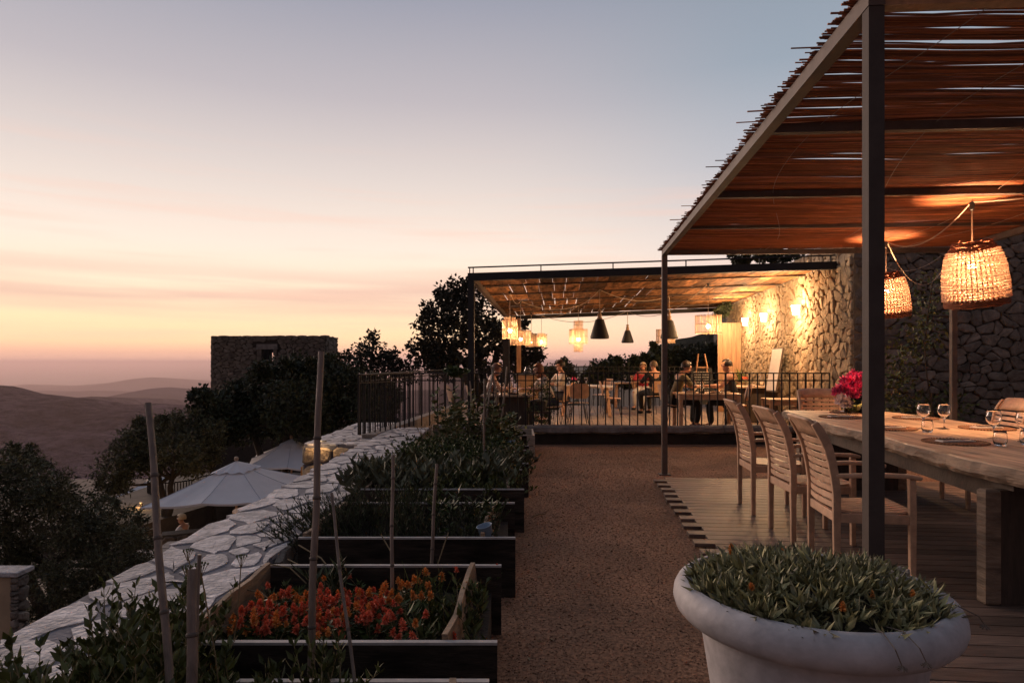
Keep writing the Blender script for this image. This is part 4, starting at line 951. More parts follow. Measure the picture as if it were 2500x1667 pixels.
# bed 2: rosemary
parts = []; st = MB()
for (x0, x1, y0, y1, n, h0, h1, ed) in ((-1.40, -.95, 4.0, 4.7, 170, .16, .34, -.55), (-1.2, -.65, 4.2, 4.9, 150, .2, .4, -.1)):
    v, f, s = herb(n, x0, x1, y0, y1, .22, h0, h1, 40, .026, .005, .35, edge=ed, up=.7); parts.append((v, f)); st.add(s.v, s.f)
plant('rosemary', 'spiky green rosemary bush spilling over the paved wall behind the tall cane', 'herb plant', parts, 'leaf_rosemary', st=st)
v, f, s = herb(190, -.80, -.1, 3.98, 4.82, .22, .12, .34, 34, .026, .006, .35, up=.7); plant('rosemary', 'lower darker rosemary between the two slim canes', 'herb plant', [(v, f)], 'leaf_rosemary', st=s)
for i, (x, y, h) in enumerate(((-.46, 4.35, .42), (-.18, 4.45, .3))):
    v, f, s = herb(5, x-.05, x+.05, y-.05, y+.05, .22, h*.7, h, 26, .075, .018, .12, up=.1); plant('leafy_plant', ['tall bright green leafy stem right of the second slim cane', 'smaller green leafy stem beside the leaning board of the rosemary bed'][i], 'plant', [(v, f)], 'leaf_herb', st=s)
# bed 3: sage
parts = []; st = MB()
for (x0, x1, y0, y1, n, h0, h1, ed) in ((-1.35, -.7, 5.4, 6.3, 90, .2, .36, -.25), (-.75, .0, 5.7, 6.35, 50, .2, .34, 0)):
    v, f, s = herb(n, x0, x1, y0, y1, .24, h0, h1, 13, .105, .036, .4, edge=ed, up=.35); parts.append((v, f)); st.add(s.v, s.f)
plant('sage', 'broad leaved grey green sage bush spilling onto the paved wall', 'herb plant', parts, 'leaf_sage', st=st)
v, f, s = herb(120, -.95, -.5, 4.95, 5.6, .1, .2, .42, 18, .035, .016, .4); plant('leafy_plant', 'yellowish trailing herb between the two slim canes in front of the sage', 'plant', [(v, f)], 'leaf_weed', st=s)
v, f, s = herb(150, -.6, .06, 5.38, 6.3, .2, .14, .36, 18, .05, .02, .4); plant('leafy_plant', 'dull green herb to the right of the sage near the bed corner', 'plant', [(v, f)], 'leaf_weed', st=s)
# bed 4: low green herb
v, f, s = herb(520, -1.3, .1, 6.7, 8.3, .22, .15, .36, 20, .036, .02, .35); plant('herb_mound', 'mound of small leaved green herb in the bed behind the sage', 'herb plant', [(v, f)], 'leaf_herb', st=s)
v, f, s = herb(60, -.2, .16, 6.7, 7.2, .22, .15, .33, 18, .07, .02, .4); plant('leafy_plant', 'drooping grey leaves at the path end of the green herb bed', 'plant', [(v, f)], 'leaf_sage', st=s)
# bed 5: straggly tomato plants on cane tripod
parts = []; st = MB()
for (x0, x1, y0, y1, n, h0, h1) in ((-1.0, -.25, 8.4, 9.1, 46, .4, 1.0), (-.3, .1, 8.4, 9.2, 30, .25, .6)):
    v, f, s = herb(n, x0, x1, y0, y1, .22, h0, h1, 18, .09, .045, .16, up=.0); parts.append((v, f)); st.add(s.v, s.f)
plant('tomato_plant', 'straggly tall green plants climbing the cane tripod by the railing', 'plant', parts, 'leaf_weed', 'dry_stem', st=st)
v, f, s = herb(60, -1.15, -.7, 8.6, 9.3, .22, .2, .4, 14, .06, .008, .3, up=.6); plant('dry_tuft', 'pale dry tuft at the left foot of the cane tripod', 'plant', [(v, f)], 'dry_stem', 'dry_stem', st=s)
v, f, s = herb(8, -.78, -.70, 8.75, 8.85, 1.18, .12, .22, 16, .09, .05, .5, up=.0); plant('vine_top', 'bright leafy vine top above the cane tripod', 'plant', [(v, f)], 'leaf_herb', 'dry_stem', st=s)

# bamboo canes ----------------------------------------------------
def cane(a, b, r, label, name='bamboo_cane', nodes=None, hollow=False, group=None, wob=.0022):
    a = Vector(a); b = Vector(b); ln = (b-a).length; root = empty(name, tuple(a), label=label, cat='bamboo cane', group=group or 'canes stuck in the raised beds')
    n = max(6, int(ln/.07)); pts = [(b-a)*(i/n)+Vector((wob*math.sin(i*.9), wob*.6*math.cos(i*.7), 0)) for i in range(n+1)]
    m = MB(); m.tube(pts, [r*(1.08-.16*i/n) for i in range(n+1)], 12); m.build('stalk', 'bamboo', root, smooth=False)
    for p in m.f: pass
    k = ln/.24 if nodes is None else nodes
    for i in range(1, int(k)+1):
        t = i/(k+.6)+R.uniform(-.02, .02); p = (b-a)*t; j = int(t*n); p = pts[j].lerp(pts[min(n, j+1)], t*n-j); d = (b-a).normalized(); m = MB(); m.tube([p-d*.006, p-d*.002, p+d*.002, p+d*.006], [r*1.04, r*1.22, r*1.22, r*1.04], 12); m.build('node', 'bamboo_node', root)
    return root
def cpx(p0, y0, p1, y1): return at(p0[0], p0[1], y0), at(p1[0], p1[1], y1)
b, a = cpx((362, 984), 2.0, (416, 1700), 1.75); cane(a, b, .0102, 'thick cane at the left, leaning, its cut top against the valley')
b, a = cpx((783, 858), 2.35, (756, 1700), 2.2); cane(a, b, .0122, 'tallest thick cane, its top in front of the stone tower')
b, a = cpx((472, 1388), 1.7, (465, 1720), 1.62); cane(a, b, .0125, 'short thick hollow topped cane at the bottom edge')
b, a = cpx((489, 1353), 1.95, (470, 1720), 1.9); cane(a, b, .006, 'short thin dark cane just behind the hollow topped one')
b, a = cpx((808, 1203), 2.3, (868, 1690), 2.05); cane(a, b, .0055, 'thin dark leaning cane right of the tallest one')
b, a = cpx((959, 1110), 3.2, (956, 1500), 3.05); cane(a, b, .0085, 'slim straight cane in the middle of the beds', nodes=3)
b, a = cpx((1066, 1132), 3.65, (1051, 1415), 3.55); cane(a, b, .009, 'slim cane with dark joints right of the middle one', nodes=3)
b, a = cpx((1183, 925), 6.9, (1181, 1130), 6.9); cane(a, b, .010, 'slim upright cane in the green herb bed')
ap = at(1203, 905, 8.8)
for i, (px, y) in enumerate(((1168, 8.9), (1182, 8.6), (1222, 8.75), (1232, 9.1))):
    a = at(px, 1062, y); b = ap+Vector(((a.x-ap.x)*-.12, 0, .06)); cane(a, b, .010, ['leftmost leg of the cane tripod', 'second leg of the cane tripod', 'third leg of the cane tripod, leaning right', 'rightmost leg of the cane tripod'][i], group='cane tripod legs', nodes=4)
b, a = cpx((1147, 930), 8.9, (1158, 1060), 8.9); cane(a, b, .010, 'separate cane left of the tripod beside the pergola post', nodes=3)
b, a = cpx((1238, 895), 9.2, (1222, 1060), 9.2); cane(a, b, .011, 'cane crossing the railing just right of the tripod', nodes=4)
# door-lock bolts lying on the wall and twig on the gravel
m = MB(); m.tube([(0, 0, 0), (.16, .1, .004)], .006, 6); m.sphere((0, 0, .004), .014, 6, 4); m.sphere((.16, .1, .006), .014, 6, 4); m.build('wall_spotlight', 'metal_dark', loc=at(953, 1070, 8.8)+Vector((0, 0, .02)), label='small dark fixture lying on the paved wall near the platform', cat='fixture')
m = MB(); m.tube([(0, 0, 0), (.3, .02, .004)], .005, 6); m.sphere((0, 0, .004), .013, 6, 4); m.build('wall_spotlight', 'metal_dark', loc=at(992, 1077, 8.7)+Vector((0, 0, .02)), label='thin dark fixture on the paved wall beside the green herb', cat='fixture')
m = MB(); m.tube([(0, 0, .006), (.05, .06, .012), (.12, .1, .008)], .004, 5); m.build('twig', 'dry_stem', loc=at(1300, 1262, 5.9)+Vector((0, 0, .0)), label='pale bent twig lying on the gravel path', cat='twig')

P = []; Dd = []
for i in range(90):
    e_ = R.random() < .6; P.append((R.uniform(-.1, .2) if e_ else R.uniform(0, 1.7), R.uniform(1.9, 9.5), .006)); a = R.uniform(0, 6.28); Dd.append((math.cos(a), math.sin(a), R.uniform(-.05, .15)))
v, f = leaves(np.array(P), np.array(Dd), .035, .014, .3, .5, roll=np.tile(np.array([[.1, .2, 1.]]), (len(P), 1))); link('fallen_leaves', npmesh('fallen_leaves', v, f, 'dry_stem'), kind='stuff')
# ================================================================ BIG PLANTER
pl = empty('planter', (.903, 1.99, 0), label='large round pale planter with a thick rolled rim, full of silvery leaves', cat='planter')
m = MB(); Rr = .415
prof = [(.0, .02), (.225, .02), (.24, .05), (.275, .3), (.318, .58), (.322, .612), (.352, .616), (.378, .626), (.395, .645), (.402, .668), (.399, .692), (.388, .712), (.374, .722), (.357, .725), (.343, .715), (.334, .69), (.33, .65), (.29, .63)]
m.lathe(prof, 72); m.build('pot', 'planter_clay', pl, smooth=True)
m = MB(); m.lathe([(0.001, .67), (.18, .67), (.333, .65)], 32); m.build('soil', 'soil', pl)
gz = empty('gazania_plant', (.903, 1.99, .66), label='dense silvery green gazania plants filling the large round planter', cat='plant')
P = []; Dd = []; Rl = []
for i in range(360):
    a = R.uniform(0, 6.28); r_ = .345*math.sqrt(R.random()); c = Vector((r_*math.cos(a), r_*math.sin(a), .02 + .045*(1-(r_/.36)**2)*1.3 + R.uniform(-.01, .02)))
    if r_ > .30: c.z += .01
    tilt = Vector((math.cos(a), math.sin(a), 0))*(r_/.36)*.35
    for k in range(12):
        an = k*2.4+i; el_ = R.uniform(.25, 1.25); P.append(c+Vector((math.cos(an), math.sin(an), 0))*.005); Dd.append(Vector((math.cos(an)*math.cos(el_), math.sin(an)*math.cos(el_), math.sin(el_)))+tilt)
v, f = leaves(np.array([list(p) for p in P]), np.array([list(p) for p in Dd]), .050, .0125, .35, .4)
link('foliage', npmesh('foliage', v, f, 'leaf_gazania'), gz)
for i, (a, r_) in enumerate(((2.2, .28), (1.5, .25), (3.6, .24), (4.6, .26), (5.2, .2), (3.9, .05), (2.0, .33), (5.6, .27))):
    o = link('flower_head', HM['petal_orange'][i % 4], gz, loc=(r_*math.cos(a), r_*math.sin(a), .085)); o.scale = (.6, .6, .6)
fz = MB()
for i in range(70):
    a = R.gauss(.35, .25); r_ = .30+R.uniform(-.07, .05); q = Vector((r_*math.cos(a), r_*math.sin(a), .055+R.uniform(-.01, .03))); fz.sphere(q, .0075, 6, 4, (1, 1, 1.6))
fz.build('fuzzy_bud', 'palewood', gz, kind='stuff')
m = MB()
for (a, l_) in ((4.75, .035), (4.9, .03), (5.75, .02)):
    p = Vector((.37*math.cos(a), .37*math.sin(a), .07)); q = p+Vector((.05*math.cos(a), .05*math.sin(a), -.02)); s = q+Vector((.01, -.01, -l_)); m.tube([p*.85, p, q, s], .0018, 4)
    for k in range(7): an = k*.9; m.tube([s, s+Vector((.012*math.cos(an), .012*math.sin(an), -.008))], .0022, 4)
m.build('dry_sprig', 'hair_grey', gz, kind='stuff')
# ================================================================ FURNITURE OF THE FRONT DECK
DZ = .05
def sweep(m, pts, w, h, side=None):
    """rectangular section along pts; w along 'side', h across it"""
    pts = [Vector(p) for p in pts]; vs = []; n = len(pts)
    for i, p in enumerate(pts):
        d = (pts[min(i+1, n-1)]-pts[max(i-1, 0)]).normalized(); s = Vector(side) if side is not None else Vector((0, 1, 0))
        s = (s-d*s.dot(d)).normalized(); u = s.cross(d)
        ww = w[i] if isinstance(w, list) else w; hh = h[i] if isinstance(h, list) else h
        vs += [p-s*ww/2-u*hh/2, p+s*ww/2-u*hh/2, p+s*ww/2+u*hh/2, p-s*ww/2+u*hh/2]
    m.add(vs, [(i*4+k, i*4+(k+1) % 4, (i+1)*4+(k+1) % 4, (i+1)*4+k) for i in range(n-1) for k in range(4)] + [(3, 2, 1, 0), tuple((n-1)*4+k for k in range(4))]); return m
def bevelled(o, w=.004):
    b = o.modifiers.new('Bevel', 'BEVEL'); b.width = w; b.segments = 2; b.limit_method = 'ANGLE'; b.angle_limit = rad(40); return o
def backx(z):
    return float(np.interp(z, [0, .40, .55, .70, .82, .92, .985, 1.0], [-.215, -.215, -.215, -.232, -.262, -.305, -.352, -.37]))
def teak_chair():
    r = empty('armchair', (0, 0, 0)); W2 = .235
    for s in (-1, 1):
        m = MB(); sweep(m, [(backx(z), s*W2, z) for z in (0, .2, .42, .55, .65, .74, .82, .89, .95, .975)], .030, [.036, .038, .045, .046, .048, .050, .052, .054, .050, .040], side=(0, 1, 0)); bevelled(m.build('back_post', 'teak', r), .005)
        m = MB(); sweep(m, [(.215, s*W2, 0), (.215, s*W2, .42), (.212, s*W2, .645)], .036, [.032, .040, .038], side=(0, 1, 0)); bevelled(m.build('front_leg', 'teak', r), .005)
        m = MB(); sweep(m, [(-.225, s*W2, .655), (-.10, s*(W2+.008), .662), (.05, s*(W2+.012), .668), (.20, s*(W2+.008), .662), (.262, s*(W2+.004), .650)], [.038, .046, .052, .052, .044], .026, side=(0, 1, 0)); bevelled(m.build('armrest', 'teak', r), .009)
        m = MB(); m.box(-.195, .195, s*W2-.012, s*W2+.012, .375, .43); bevelled(m.build('seat_rail', 'teak', r), .003)
    m = MB(); m.box(.200, .226, -.216, .216, .375, .43); bevelled(m.build('seat_rail', 'teak', r), .003)
    m = MB(); m.box(-.226, -.2, -.216, .216, .375, .43); bevelled(m.build('seat_rail', 'teak', r), .003)
    for k in range(8):
        y = -.196+.056*k; m = MB()
        sweep(m, [(x, y, .442-.016*math.sin(PI*(x+.2)/.42)+.003) for x in (-.2, -.1, 0, .1, .2, .232)], .046, .013, side=(0, 1, 0)); m.build('seat_slat', 'teak', r)
    zs = [.475+.0475*i for i in range(9)]
    for z in zs:
        m = MB(); sweep(m, [(backx(z)-.024*(1-(y/.22)**2), y, z) for y in (-.222, -.15, -.07, 0, .07, .15, .222)], .032, .013, side=(backx(z+.02)-backx(z-.02), 0, .04)); m.build('back_slat', 'teak', r)
    # wide curved head rail
    V_ = []; ny = 9; prof = [(.885, .012), (.93, .014), (.965, .016), (.99, .014), (1.0, .008)]
    for j in range(ny):
        y = -.221+.442*j/(ny-1); bow = -.026*(1-(y/.222)**2); arch = .008*(1-(y/.222)**2)
        for z, t in prof: V_.append((backx(z)+bow-t*.8, y, z+arch-.008))
        for z, t in reversed(prof): V_.append((backx(z)+bow+t*.8, y, z+arch-.002))
    k = len(prof)*2
    m = MB(); m.add(V_, [(j*k+i, j*k+(i+1) % k, (j+1)*k+(i+1) % k, (j+1)*k+i) for j in range(ny-1) for i in range(k)]+[tuple(range(k))[::-1], tuple((ny-1)*k+i for i in range(k))]); m.build('head_rail', 'teak', r, smooth=True)
    return r
ch = teak_chair(); G_ = 'teak armchairs around the big table'
spots = [(2.36, 5.98, ANG, 'teak armchair farthest along the left side of the big table'), (2.30, 5.06, ANG+.05, 'teak armchair in the middle of the left side of the big table'),
         (2.21, 4.18, ANG-.03, 'nearest teak armchair on the left side, half hidden by the steel post'), (3.86, 8.02, ANG-PI/2, 'teak armchair at the far head of the big table behind the flowers'),
         (4.42, 6.2, ANG+PI-.05, 'pale teak armchair on the wall side of the big table')]
for i, (x, y, a, lab) in enumerate(spots):
    o = ch if i == 0 else copy_tree(ch); o.location = (x, y, DZ); o.rotation_euler = (0, 0, a); tag(o, lab, 'armchair', G_)

# live edge table
tbz = .83
tb_ = empty('dining_table', (3.4, 5.3, DZ), label='long rustic live edge slab table laid for dinner under the reed roof', cat='table')
left = [(2.66, 2.7), (2.68, 3.1), (2.70, 3.44), (2.67, 3.8), (2.71, 4.2), (2.74, 4.55), (2.83, 5.0), (2.87, 5.4), (2.88, 5.8), (2.92, 6.2), (3.0, 6.7), (3.08, 7.2), (3.17, 7.66)]
right = [(4.22, 7.62), (4.29, 7.2), (4.31, 6.6), (4.27, 6.0), (4.30, 5.4), (4.25, 4.8), (4.28, 4.2), (4.2, 3.5), (4.22, 2.7)]
def fine(pts, n=6):
    out = []
    for a, b in zip(pts, pts[1:]):
        for k in range(n):
            t = k/n; x = a[0]+(b[0]-a[0])*t; y = a[1]+(b[1]-a[1])*t; out.append((x+.010*mnoise.noise(Vector((x*3, y*6, 0)))+.006*mnoise.noise(Vector((x*3, y*22, 4))), y))
    return out+[pts[-1]]
ol = fine(left)+fine(right); n = len(ol); cx_, cy_ = 3.45, 5.3
def off(p, d):
    v = Vector((p[0]-cx_, (p[1]-cy_)*.25)).normalized(); return (p[0]+v.x*d, p[1]+v.y*d)
nz_ = lambda p, s, q: mnoise.noise(Vector((p[0]*2, p[1]*s, q)))
r_top = [(*off(p, -.010), tbz) for p in ol]
r_a = [(*off(p, .0+.005*nz_(p, 9, 1)), tbz-.008) for p in ol]
r_b = [(*off(p, .020+.022*nz_(p, 7, 2)), tbz-.030+.012*nz_(p, 11, 5)) for p in ol]
r_c = [(*off(p, .022+.030*nz_(p, 8, 3)), tbz-.066+.012*nz_(p, 5, 8)) for p in ol]
r_d = [(*off(p, -.01+.024*nz_(p, 10, 4)), tbz-.100) for p in ol]
m = MB(); V_ = [Vector(q)-Vector((3.4, 5.3, DZ)) for ring in (r_top, r_a, r_b, r_c, r_d) for q in ring]
m.m = 0; fs = [tuple(range(n))[::-1]]; m.add(V_, []); m.f.append(tuple(range(n))[::-1]); m.mi.append(0)
for k in range(4):
    for i in range(n): m.f.append((k*n+i, k*n+(i+1) % n, (k+1)*n+(i+1) % n, (k+1)*n+i)); m.mi.append(0 if k < 1 else 1)
m.f.append(tuple(4*n+i for i in range(n))); m.mi.append(1)
m.build('tabletop', ['slab', 'bark_edge'], tb_)
for (y, x0, x1) in ((3.66, 2.76, 4.1), (6.9, 3.15, 4.15)):
    for xx in (x0-.14, x1-.10):
        m = MB(); m.box(xx-3.4, xx-3.4+.085, y-5.3-.035, y-5.3+.035, 0, tbz-.142-DZ, .01); o = m.build('leg', 'bark_edge', tb_)
    m = MB(); m.box(x0-3.4-.052, x1-3.4-.102, y-5.3-.028, y-5.3+.028, .0, tbz-.145-DZ); m.build('support_panel', 'darkwood', tb_)
    m = MB(); m.box(x0-3.4-.02, x1-3.4+.02, y-5.3-.08, y-5.3+.08, tbz-.14-DZ, tbz-.103-DZ); m.build('cross_beam', 'darkwood', tb_)
for xo in (-.1, .35):
    m = MB(); m.bar((2.98+xo-3.4, 3.78-5.3, tbz-.20-DZ), (3.36+xo-3.4, 6.78-5.3, tbz-.20-DZ), .05, .11); m.build('long_beam', 'darkwood', tb_)

# place settings
def spiral_mat():
    m = MB(); prof = []
    for k in range(13):
        r_ = .012+.0145*k; prof += [(r_-.006, .003), (r_, .0075), (r_+.006, .003)]
    m.lathe([(.001, .004)]+prof+[(.201, 0.0)], 40)
    for k in range(56):
        a = 2*PI*k/56; m.sphere((.196*math.cos(a), .196*math.sin(a), .006), .0105, 5, 4, (1, 1, .7))
    return m.mesh('placemat', 'placemat', True)
pmesh = spiral_mat(); tz = tbz
ps = [((3.34, 6.66), 'placemat at the far left seat in front of the flower vase', 0), ((3.20, 5.55), 'placemat at the middle left seat behind the steel post', 0), ((4.03, 6.55), 'placemat on the wall side beside the back post', PI),
      ((4.02, 5.55), 'placemat on the wall side in front of the pale armchair', PI), ((3.11, 4.60), 'nearest woven placemat on the table edge', 0), ((3.74, 7.26-.0), 'placemat at the far head of the table', -PI/2)]
kn = MB(); kn.m = 0; sweep(kn, [(-.11, 0, .004), (-.02, 0, .005), (.0, 0, .004)], .012, .007); kn.m = 1; sweep(kn, [(.0, 0, .004), (.06, .001, .004), (.11, .006, .004)], [.012, .018, .003], .002); kme = kn.mesh('knife', ['blade', 'steel'])
fk = MB(); sweep(fk, [(-.10, 0, .003), (0, 0, .006), (.045, 0, .005)], [.012, .006, .020], .0025)
for q in (-.008, -.0027, .0027, .008): sweep(fk, [(.045, q, .005), (.09, q, .009)], .0028, .002)
fme = fk.mesh('fork', 'steel')
nk = MB(); nk.box(-.12, .12, -.04, .04, 0, .004, .001); nk.box(-.12, .12, -.04, .034, .0045, .008, .001); nme = nk.mesh('napkin', 'napkin')
for i, ((x, y), lab, a) in enumerate(ps):
    o = link('placemat', pmesh, loc=(x, y, tz), rz=i*.7, label=lab, cat='placemat', group='round woven placemats on the big table')
    where = lab.replace('placemat ', '').replace('nearest woven on', 'the nearest placemat, on')
    where = ['the far left placemat', 'the placemat behind the steel post', 'the placemat beside the back post', 'the placemat facing the pale armchair', 'the nearest placemat', 'the placemat at the far head'][i]
    dr = Vector((math.cos(ANG+a), math.sin(ANG+a), 0)); pr = Vector((-dr.y, dr.x, 0)); c = Vector((x, y, tz+.009))
    link('napkin', nme, loc=c, rz=ANG+a+.15, label='folded pale napkin lying on ' + where, cat='napkin', group='folded napkins')
    link('knife', kme, loc=c+Vector((0, 0, .009))+pr*.014, rz=ANG+a+.15, label='table knife on the napkin of ' + where, cat='knife', group='table knives')
    link('fork', fme, loc=c+Vector((0, 0, .009))-pr*.012, rz=ANG+a+.12, label='fork on the napkin of ' + where, cat='fork', group='forks')
def wine_mesh():
    m = MB(); o_ = [(.001, 0), (.038, 0), (.039, .002), (.02, .006), (.006, .012), (.0042, .03), (.0042, .075), (.009, .088), (.026, .100), (.041, .120), (.0475, .145), (.047, .165), (.041, .190), (.037, .205)]
    i_ = [(.0358, .205), (.0398, .190), (.0458, .165), (.0463, .145), (.0398, .1205), (.025, .1015), (.008, .0925), (.001, .091)]
    m.lathe(o_+i_, 32); return m.mesh('wine_glass', 'glass', True)
def tumbler_mesh():
    m = MB(); m.lathe([(.001, 0), (.030, 0), (.034, .004), (.041, .03), (.042, .05), (.038, .085), (.034, .1), (.0328, .1), (.0368, .085), (.0405, .05), (.0395, .032), (.031, .014), (.001, .012)], 32); return m.mesh('tumbler', 'glass', True)
wm, tm = wine_mesh(), tumbler_mesh()
for (x, y, lab) in ((3.53, 6.5, 'wine glass just right of the flower vase'), (3.66, 6.55, 'wine glass half hidden behind the steel post'), (3.49, 5.56, 'wine glass standing behind the small tumbler right of the steel post'),
                    (3.66, 5.55, 'wine glass standing alone in the middle of the table'), (3.55, 4.83, 'wine glass in front of the pale armchair behind the large tumbler'), (3.64, 4.66, 'wine glass at the right edge of the picture')):
    o = link('wine_glass', wm, loc=(x, y, tz), label=lab, cat='wine glass', group='round wine glasses on the big table'); o.scale = (1.08, 1.08, 1.05)
for (x, y, lab) in ((3.34, 5.27, 'small tumbler in front of the wine glass by the steel post'), (3.30, 4.43, 'large empty tumbler beside the nearest placemat'), (3.52, 4.48, 'tumbler at the right edge of the picture')):
    link('tumbler', tm, loc=(x, y, tz), label=lab, cat='tumbler', group='stemless tumblers on the big table')
# flowers in a vase
vs_ = empty('vase', (3.76, 7.22, tz), label='low green glass vase holding the pink bouquet', cat='vase')
m = MB(); m.lathe([(.001, 0), (.085, 0), (.092, .01), (.09, .14), (.095, .15), (.091, .15), (.086, .14), (.087, .015), (.001, .012)], 28); m.build('glass_body', 'glass_green', vs_, smooth=True)
bq = empty('bouquet', (3.76, 7.22, tz+.1), label='bouquet of pink peonies with one white and one peach bloom', cat='bouquet')
def peony(m_name, r_, seed, c, nm='bloom'):
    r2 = random.Random(seed); P = []; Dd = []
    for ring, el_ in enumerate((-.35, .0, .35, .7, 1.05, 1.4)):
        for k in range(12-ring):
            a = k*2*PI/(12-ring)+ring*.4; P.append((.25*r_*math.cos(a)*math.cos(el_), .25*r_*math.sin(a)*math.cos(el_), .25*r_*math.sin(el_))); Dd.append((math.cos(a)*math.cos(el_), math.sin(a)*math.cos(el_), math.sin(el_)))
    v, f = leaves(np.array(P), np.array(Dd), r_, r_*.8, .35, .2); o = link(nm, npmesh(nm, v, f, m_name), bq, loc=c); return o
for i, (dx, dz, r_, mt, dy) in enumerate(((-.10, .15, .085, 'petal_pink', 0), (-.02, .21, .095, 'petal_pink', .05), (.05, .15, .09, 'petal_pink', -.03), (.09, .25, .085, 'petal_pink', .02), (.05, .29, .07, 'petal_pink', .1), (-.16, .13, .06, 'petal_pink', .03), (-.14, .04, .075, 'petal_white', -.05), (-.10, .0, .06, 'petal_white', -.06), (.15, .12, .075, 'petal_peach', -.02), (.10, .20, .06, 'petal_pink', -.05), (-.04, .11, .08, 'petal_pink', -.06))):
    o = peony(mt, r_, i, (dx, dy, dz))
P = []; Dd = []
for i in range(60): a = R.uniform(0, 6.28); P.append((.04*math.cos(a), .04*math.sin(a), R.uniform(0, .08))); Dd.append((math.cos(a), math.sin(a), R.uniform(0, .6)))
v, f = leaves(np.array(P), np.array(Dd), .1, .04, .2); link('foliage', npmesh('foliage', v, f, 'leaf_dark'), bq)
m = MB()
for i in range(7): a = i*.9; m.tube([(.03*math.cos(a), .03*math.sin(a), -.085), (.05*math.cos(a+.4), .05*math.sin(a+.4), .1)], .003, 4)
m.build('stem', 'leaf_herb', bq)

# ================================================================ LAMPS
def point(name, loc, w, col=(1, .52, .25), r=.035, parent=None):
    l = bpy.data.lights.new(name, 'POINT'); l.energy = w; l.color = col; l.shadow_soft_size = r; o = bpy.data.objects.new(name, l); C.objects.link(o); o.location = loc
    if parent: o.parent = parent
    return o
def add_bulb(root, z, w, r=.026, mt='bulb'):
    m = MB(); m.sphere((0, 0, z), r, 12, 8, (1, 1, 1.15)); m.build('bulb', mt, root, smooth=True); m = MB(); m.tube([(0, 0, z+r*.9), (0, 0, z+r*.9+.05)], .014, 8); m.build('socket', 'shade_dark', root)
    point('bulb_light', (0, 0, z), w, r=r+.008, parent=root)
def woven():
    m = MB(); m2 = MB(); prof = lambda t: float(np.interp(t, [0, .1, .35, .6, .8, .92, 1], [.222, .222, .218, .206, .186, .162, .135])); H = .50
    nr, nc = 19, 40; seg = nc*2
    for j in range(nr):
        t = .11+.76*j/(nr-1); r0 = prof(t); pts = []; V_ = []
        for k in range(seg):
            a = 2*PI*k/seg; s = (1 if k % 2 == 0 else -1)*(1 if j % 2 == 0 else -1); rr = r0+.008*s+R.uniform(-.002, .002); z = H*t+.003*math.sin(a*3+j)+R.uniform(-.0015, .0015)
            fat = .0095+(.0035 if s > 0 else -.003)
            for q in range(5): an = -PI/2*1.02+PI*1.04*q/4; V_.append(((rr+fat*math.cos(an))*math.cos(a), (rr+fat*math.cos(an))*math.sin(a), z+fat*1.02*math.sin(an)))
        m.add(V_, [(k*5+q, ((k+1) % seg)*5+q, ((k+1) % seg)*5+q+1, k*5+q+1) for k in range(seg) for q in range(4)])
    for k in range(nc):
        a = 2*PI*(k+.5)/nc; pts = []
        for j in range(nr+4):
            t = .06+.88*j/(nr+3); s = (-1 if (j+k) % 2 else 1); rr = prof(t)+.005*s; pts.append((rr*math.cos(a), rr*math.sin(a), H*t))
        m2.tube(pts, .0045, 4, False)
    rim = MB()
    for (t0, t1, n_) in ((0, .10, 6), (.89, 1.02, 6)):
        for j in range(n_):
            t = t0+(t1-t0)*j/(n_-1); r0 = prof(min(1, t)); pts = [((r0+R.uniform(-.004, .004))*math.cos(2*PI*k/40), (r0+R.uniform(-.004, .004))*math.sin(2*PI*k/40), H*t+R.uniform(-.006, .006)) for k in range(41)]
            rim.tube(pts, .0095, 5, False)
    for i in range(90):
        a = R.uniform(0, 6.28); z = R.choice([.02, .50])+R.uniform(-.02, .02); r0 = prof(z/H if z < H else 1); p = Vector((r0*math.cos(a), r0*math.sin(a), z)); rim.tube([p, p+Vector((R.uniform(-.02, .02), R.uniform(-.02, .02), R.uniform(-.025, .025)))], .0018, 3, False)
    return m.mesh('woven_shade', 'weave', False), m2.mesh('upright_cord', 'weave_rim'), rim.mesh('braided_rim', 'weave_rim')
wv = woven()
for (px, y, ztop, scl, tx, ty, w, lab, hookx) in ((2373, 5.36, 2.36, 1.0, .05, -.17, 240, 'large woven bag lampshade hanging tilted over the table in front of the dark wall', 2371), (2163, 7.15, 2.35, .93, .04, -.13, 190, 'woven lampshade partly hidden behind the tall steel post', 2166)):
    p = at(px, 882, y); root = empty('pendant_lamp', (p.x, y, ztop), label=lab, cat='pendant lamp', group='woven pendant lamps under the reed roof')
    sh = empty('shade', (0, 0, 0)); sh.parent = root; sh.rotation_euler = (tx, ty, .3); sh.scale = (scl,)*3
    for me, nm in zip(wv, ('woven_shade', 'upright_cord', 'braided_rim')): o = link(nm, me, sh, loc=(0, 0, -.50)); o['kind'] = 'stuff' if nm == 'braided_rim' else 'thing'
    add_bulb(root, -.20, w, .034)
    m = MB(); m.tube([(0, 0, -.13), (.0, 0, .1), (0, 0, 2.72-ztop)], .006, 6); m.build('cable', 'cable', root)
    m = MB(); m.lathe([(.001, 2.70-ztop), (.02, 2.70-ztop), (.016, 2.64-ztop), (.001, 2.63-ztop)], 10); m.build('hook', 'shade_dark', root)
def sagging(a, b, sag, r, mt, label, name='cable'):
    a = Vector(a); b = Vector(b); pts = [a.lerp(b, t/14)+Vector((0, 0, -sag*4*(t/14)*(1-t/14))) for t in range(15)]; m = MB(); m.tube(pts, r, 5); return m.build(name, mt, label=label, cat='cable', group='hanging lamp cables')
h1 = at(2371, 882, 5.36); h1.z = 2.70; h2 = at(2166, 882, 7.15); h2.z = 2.70
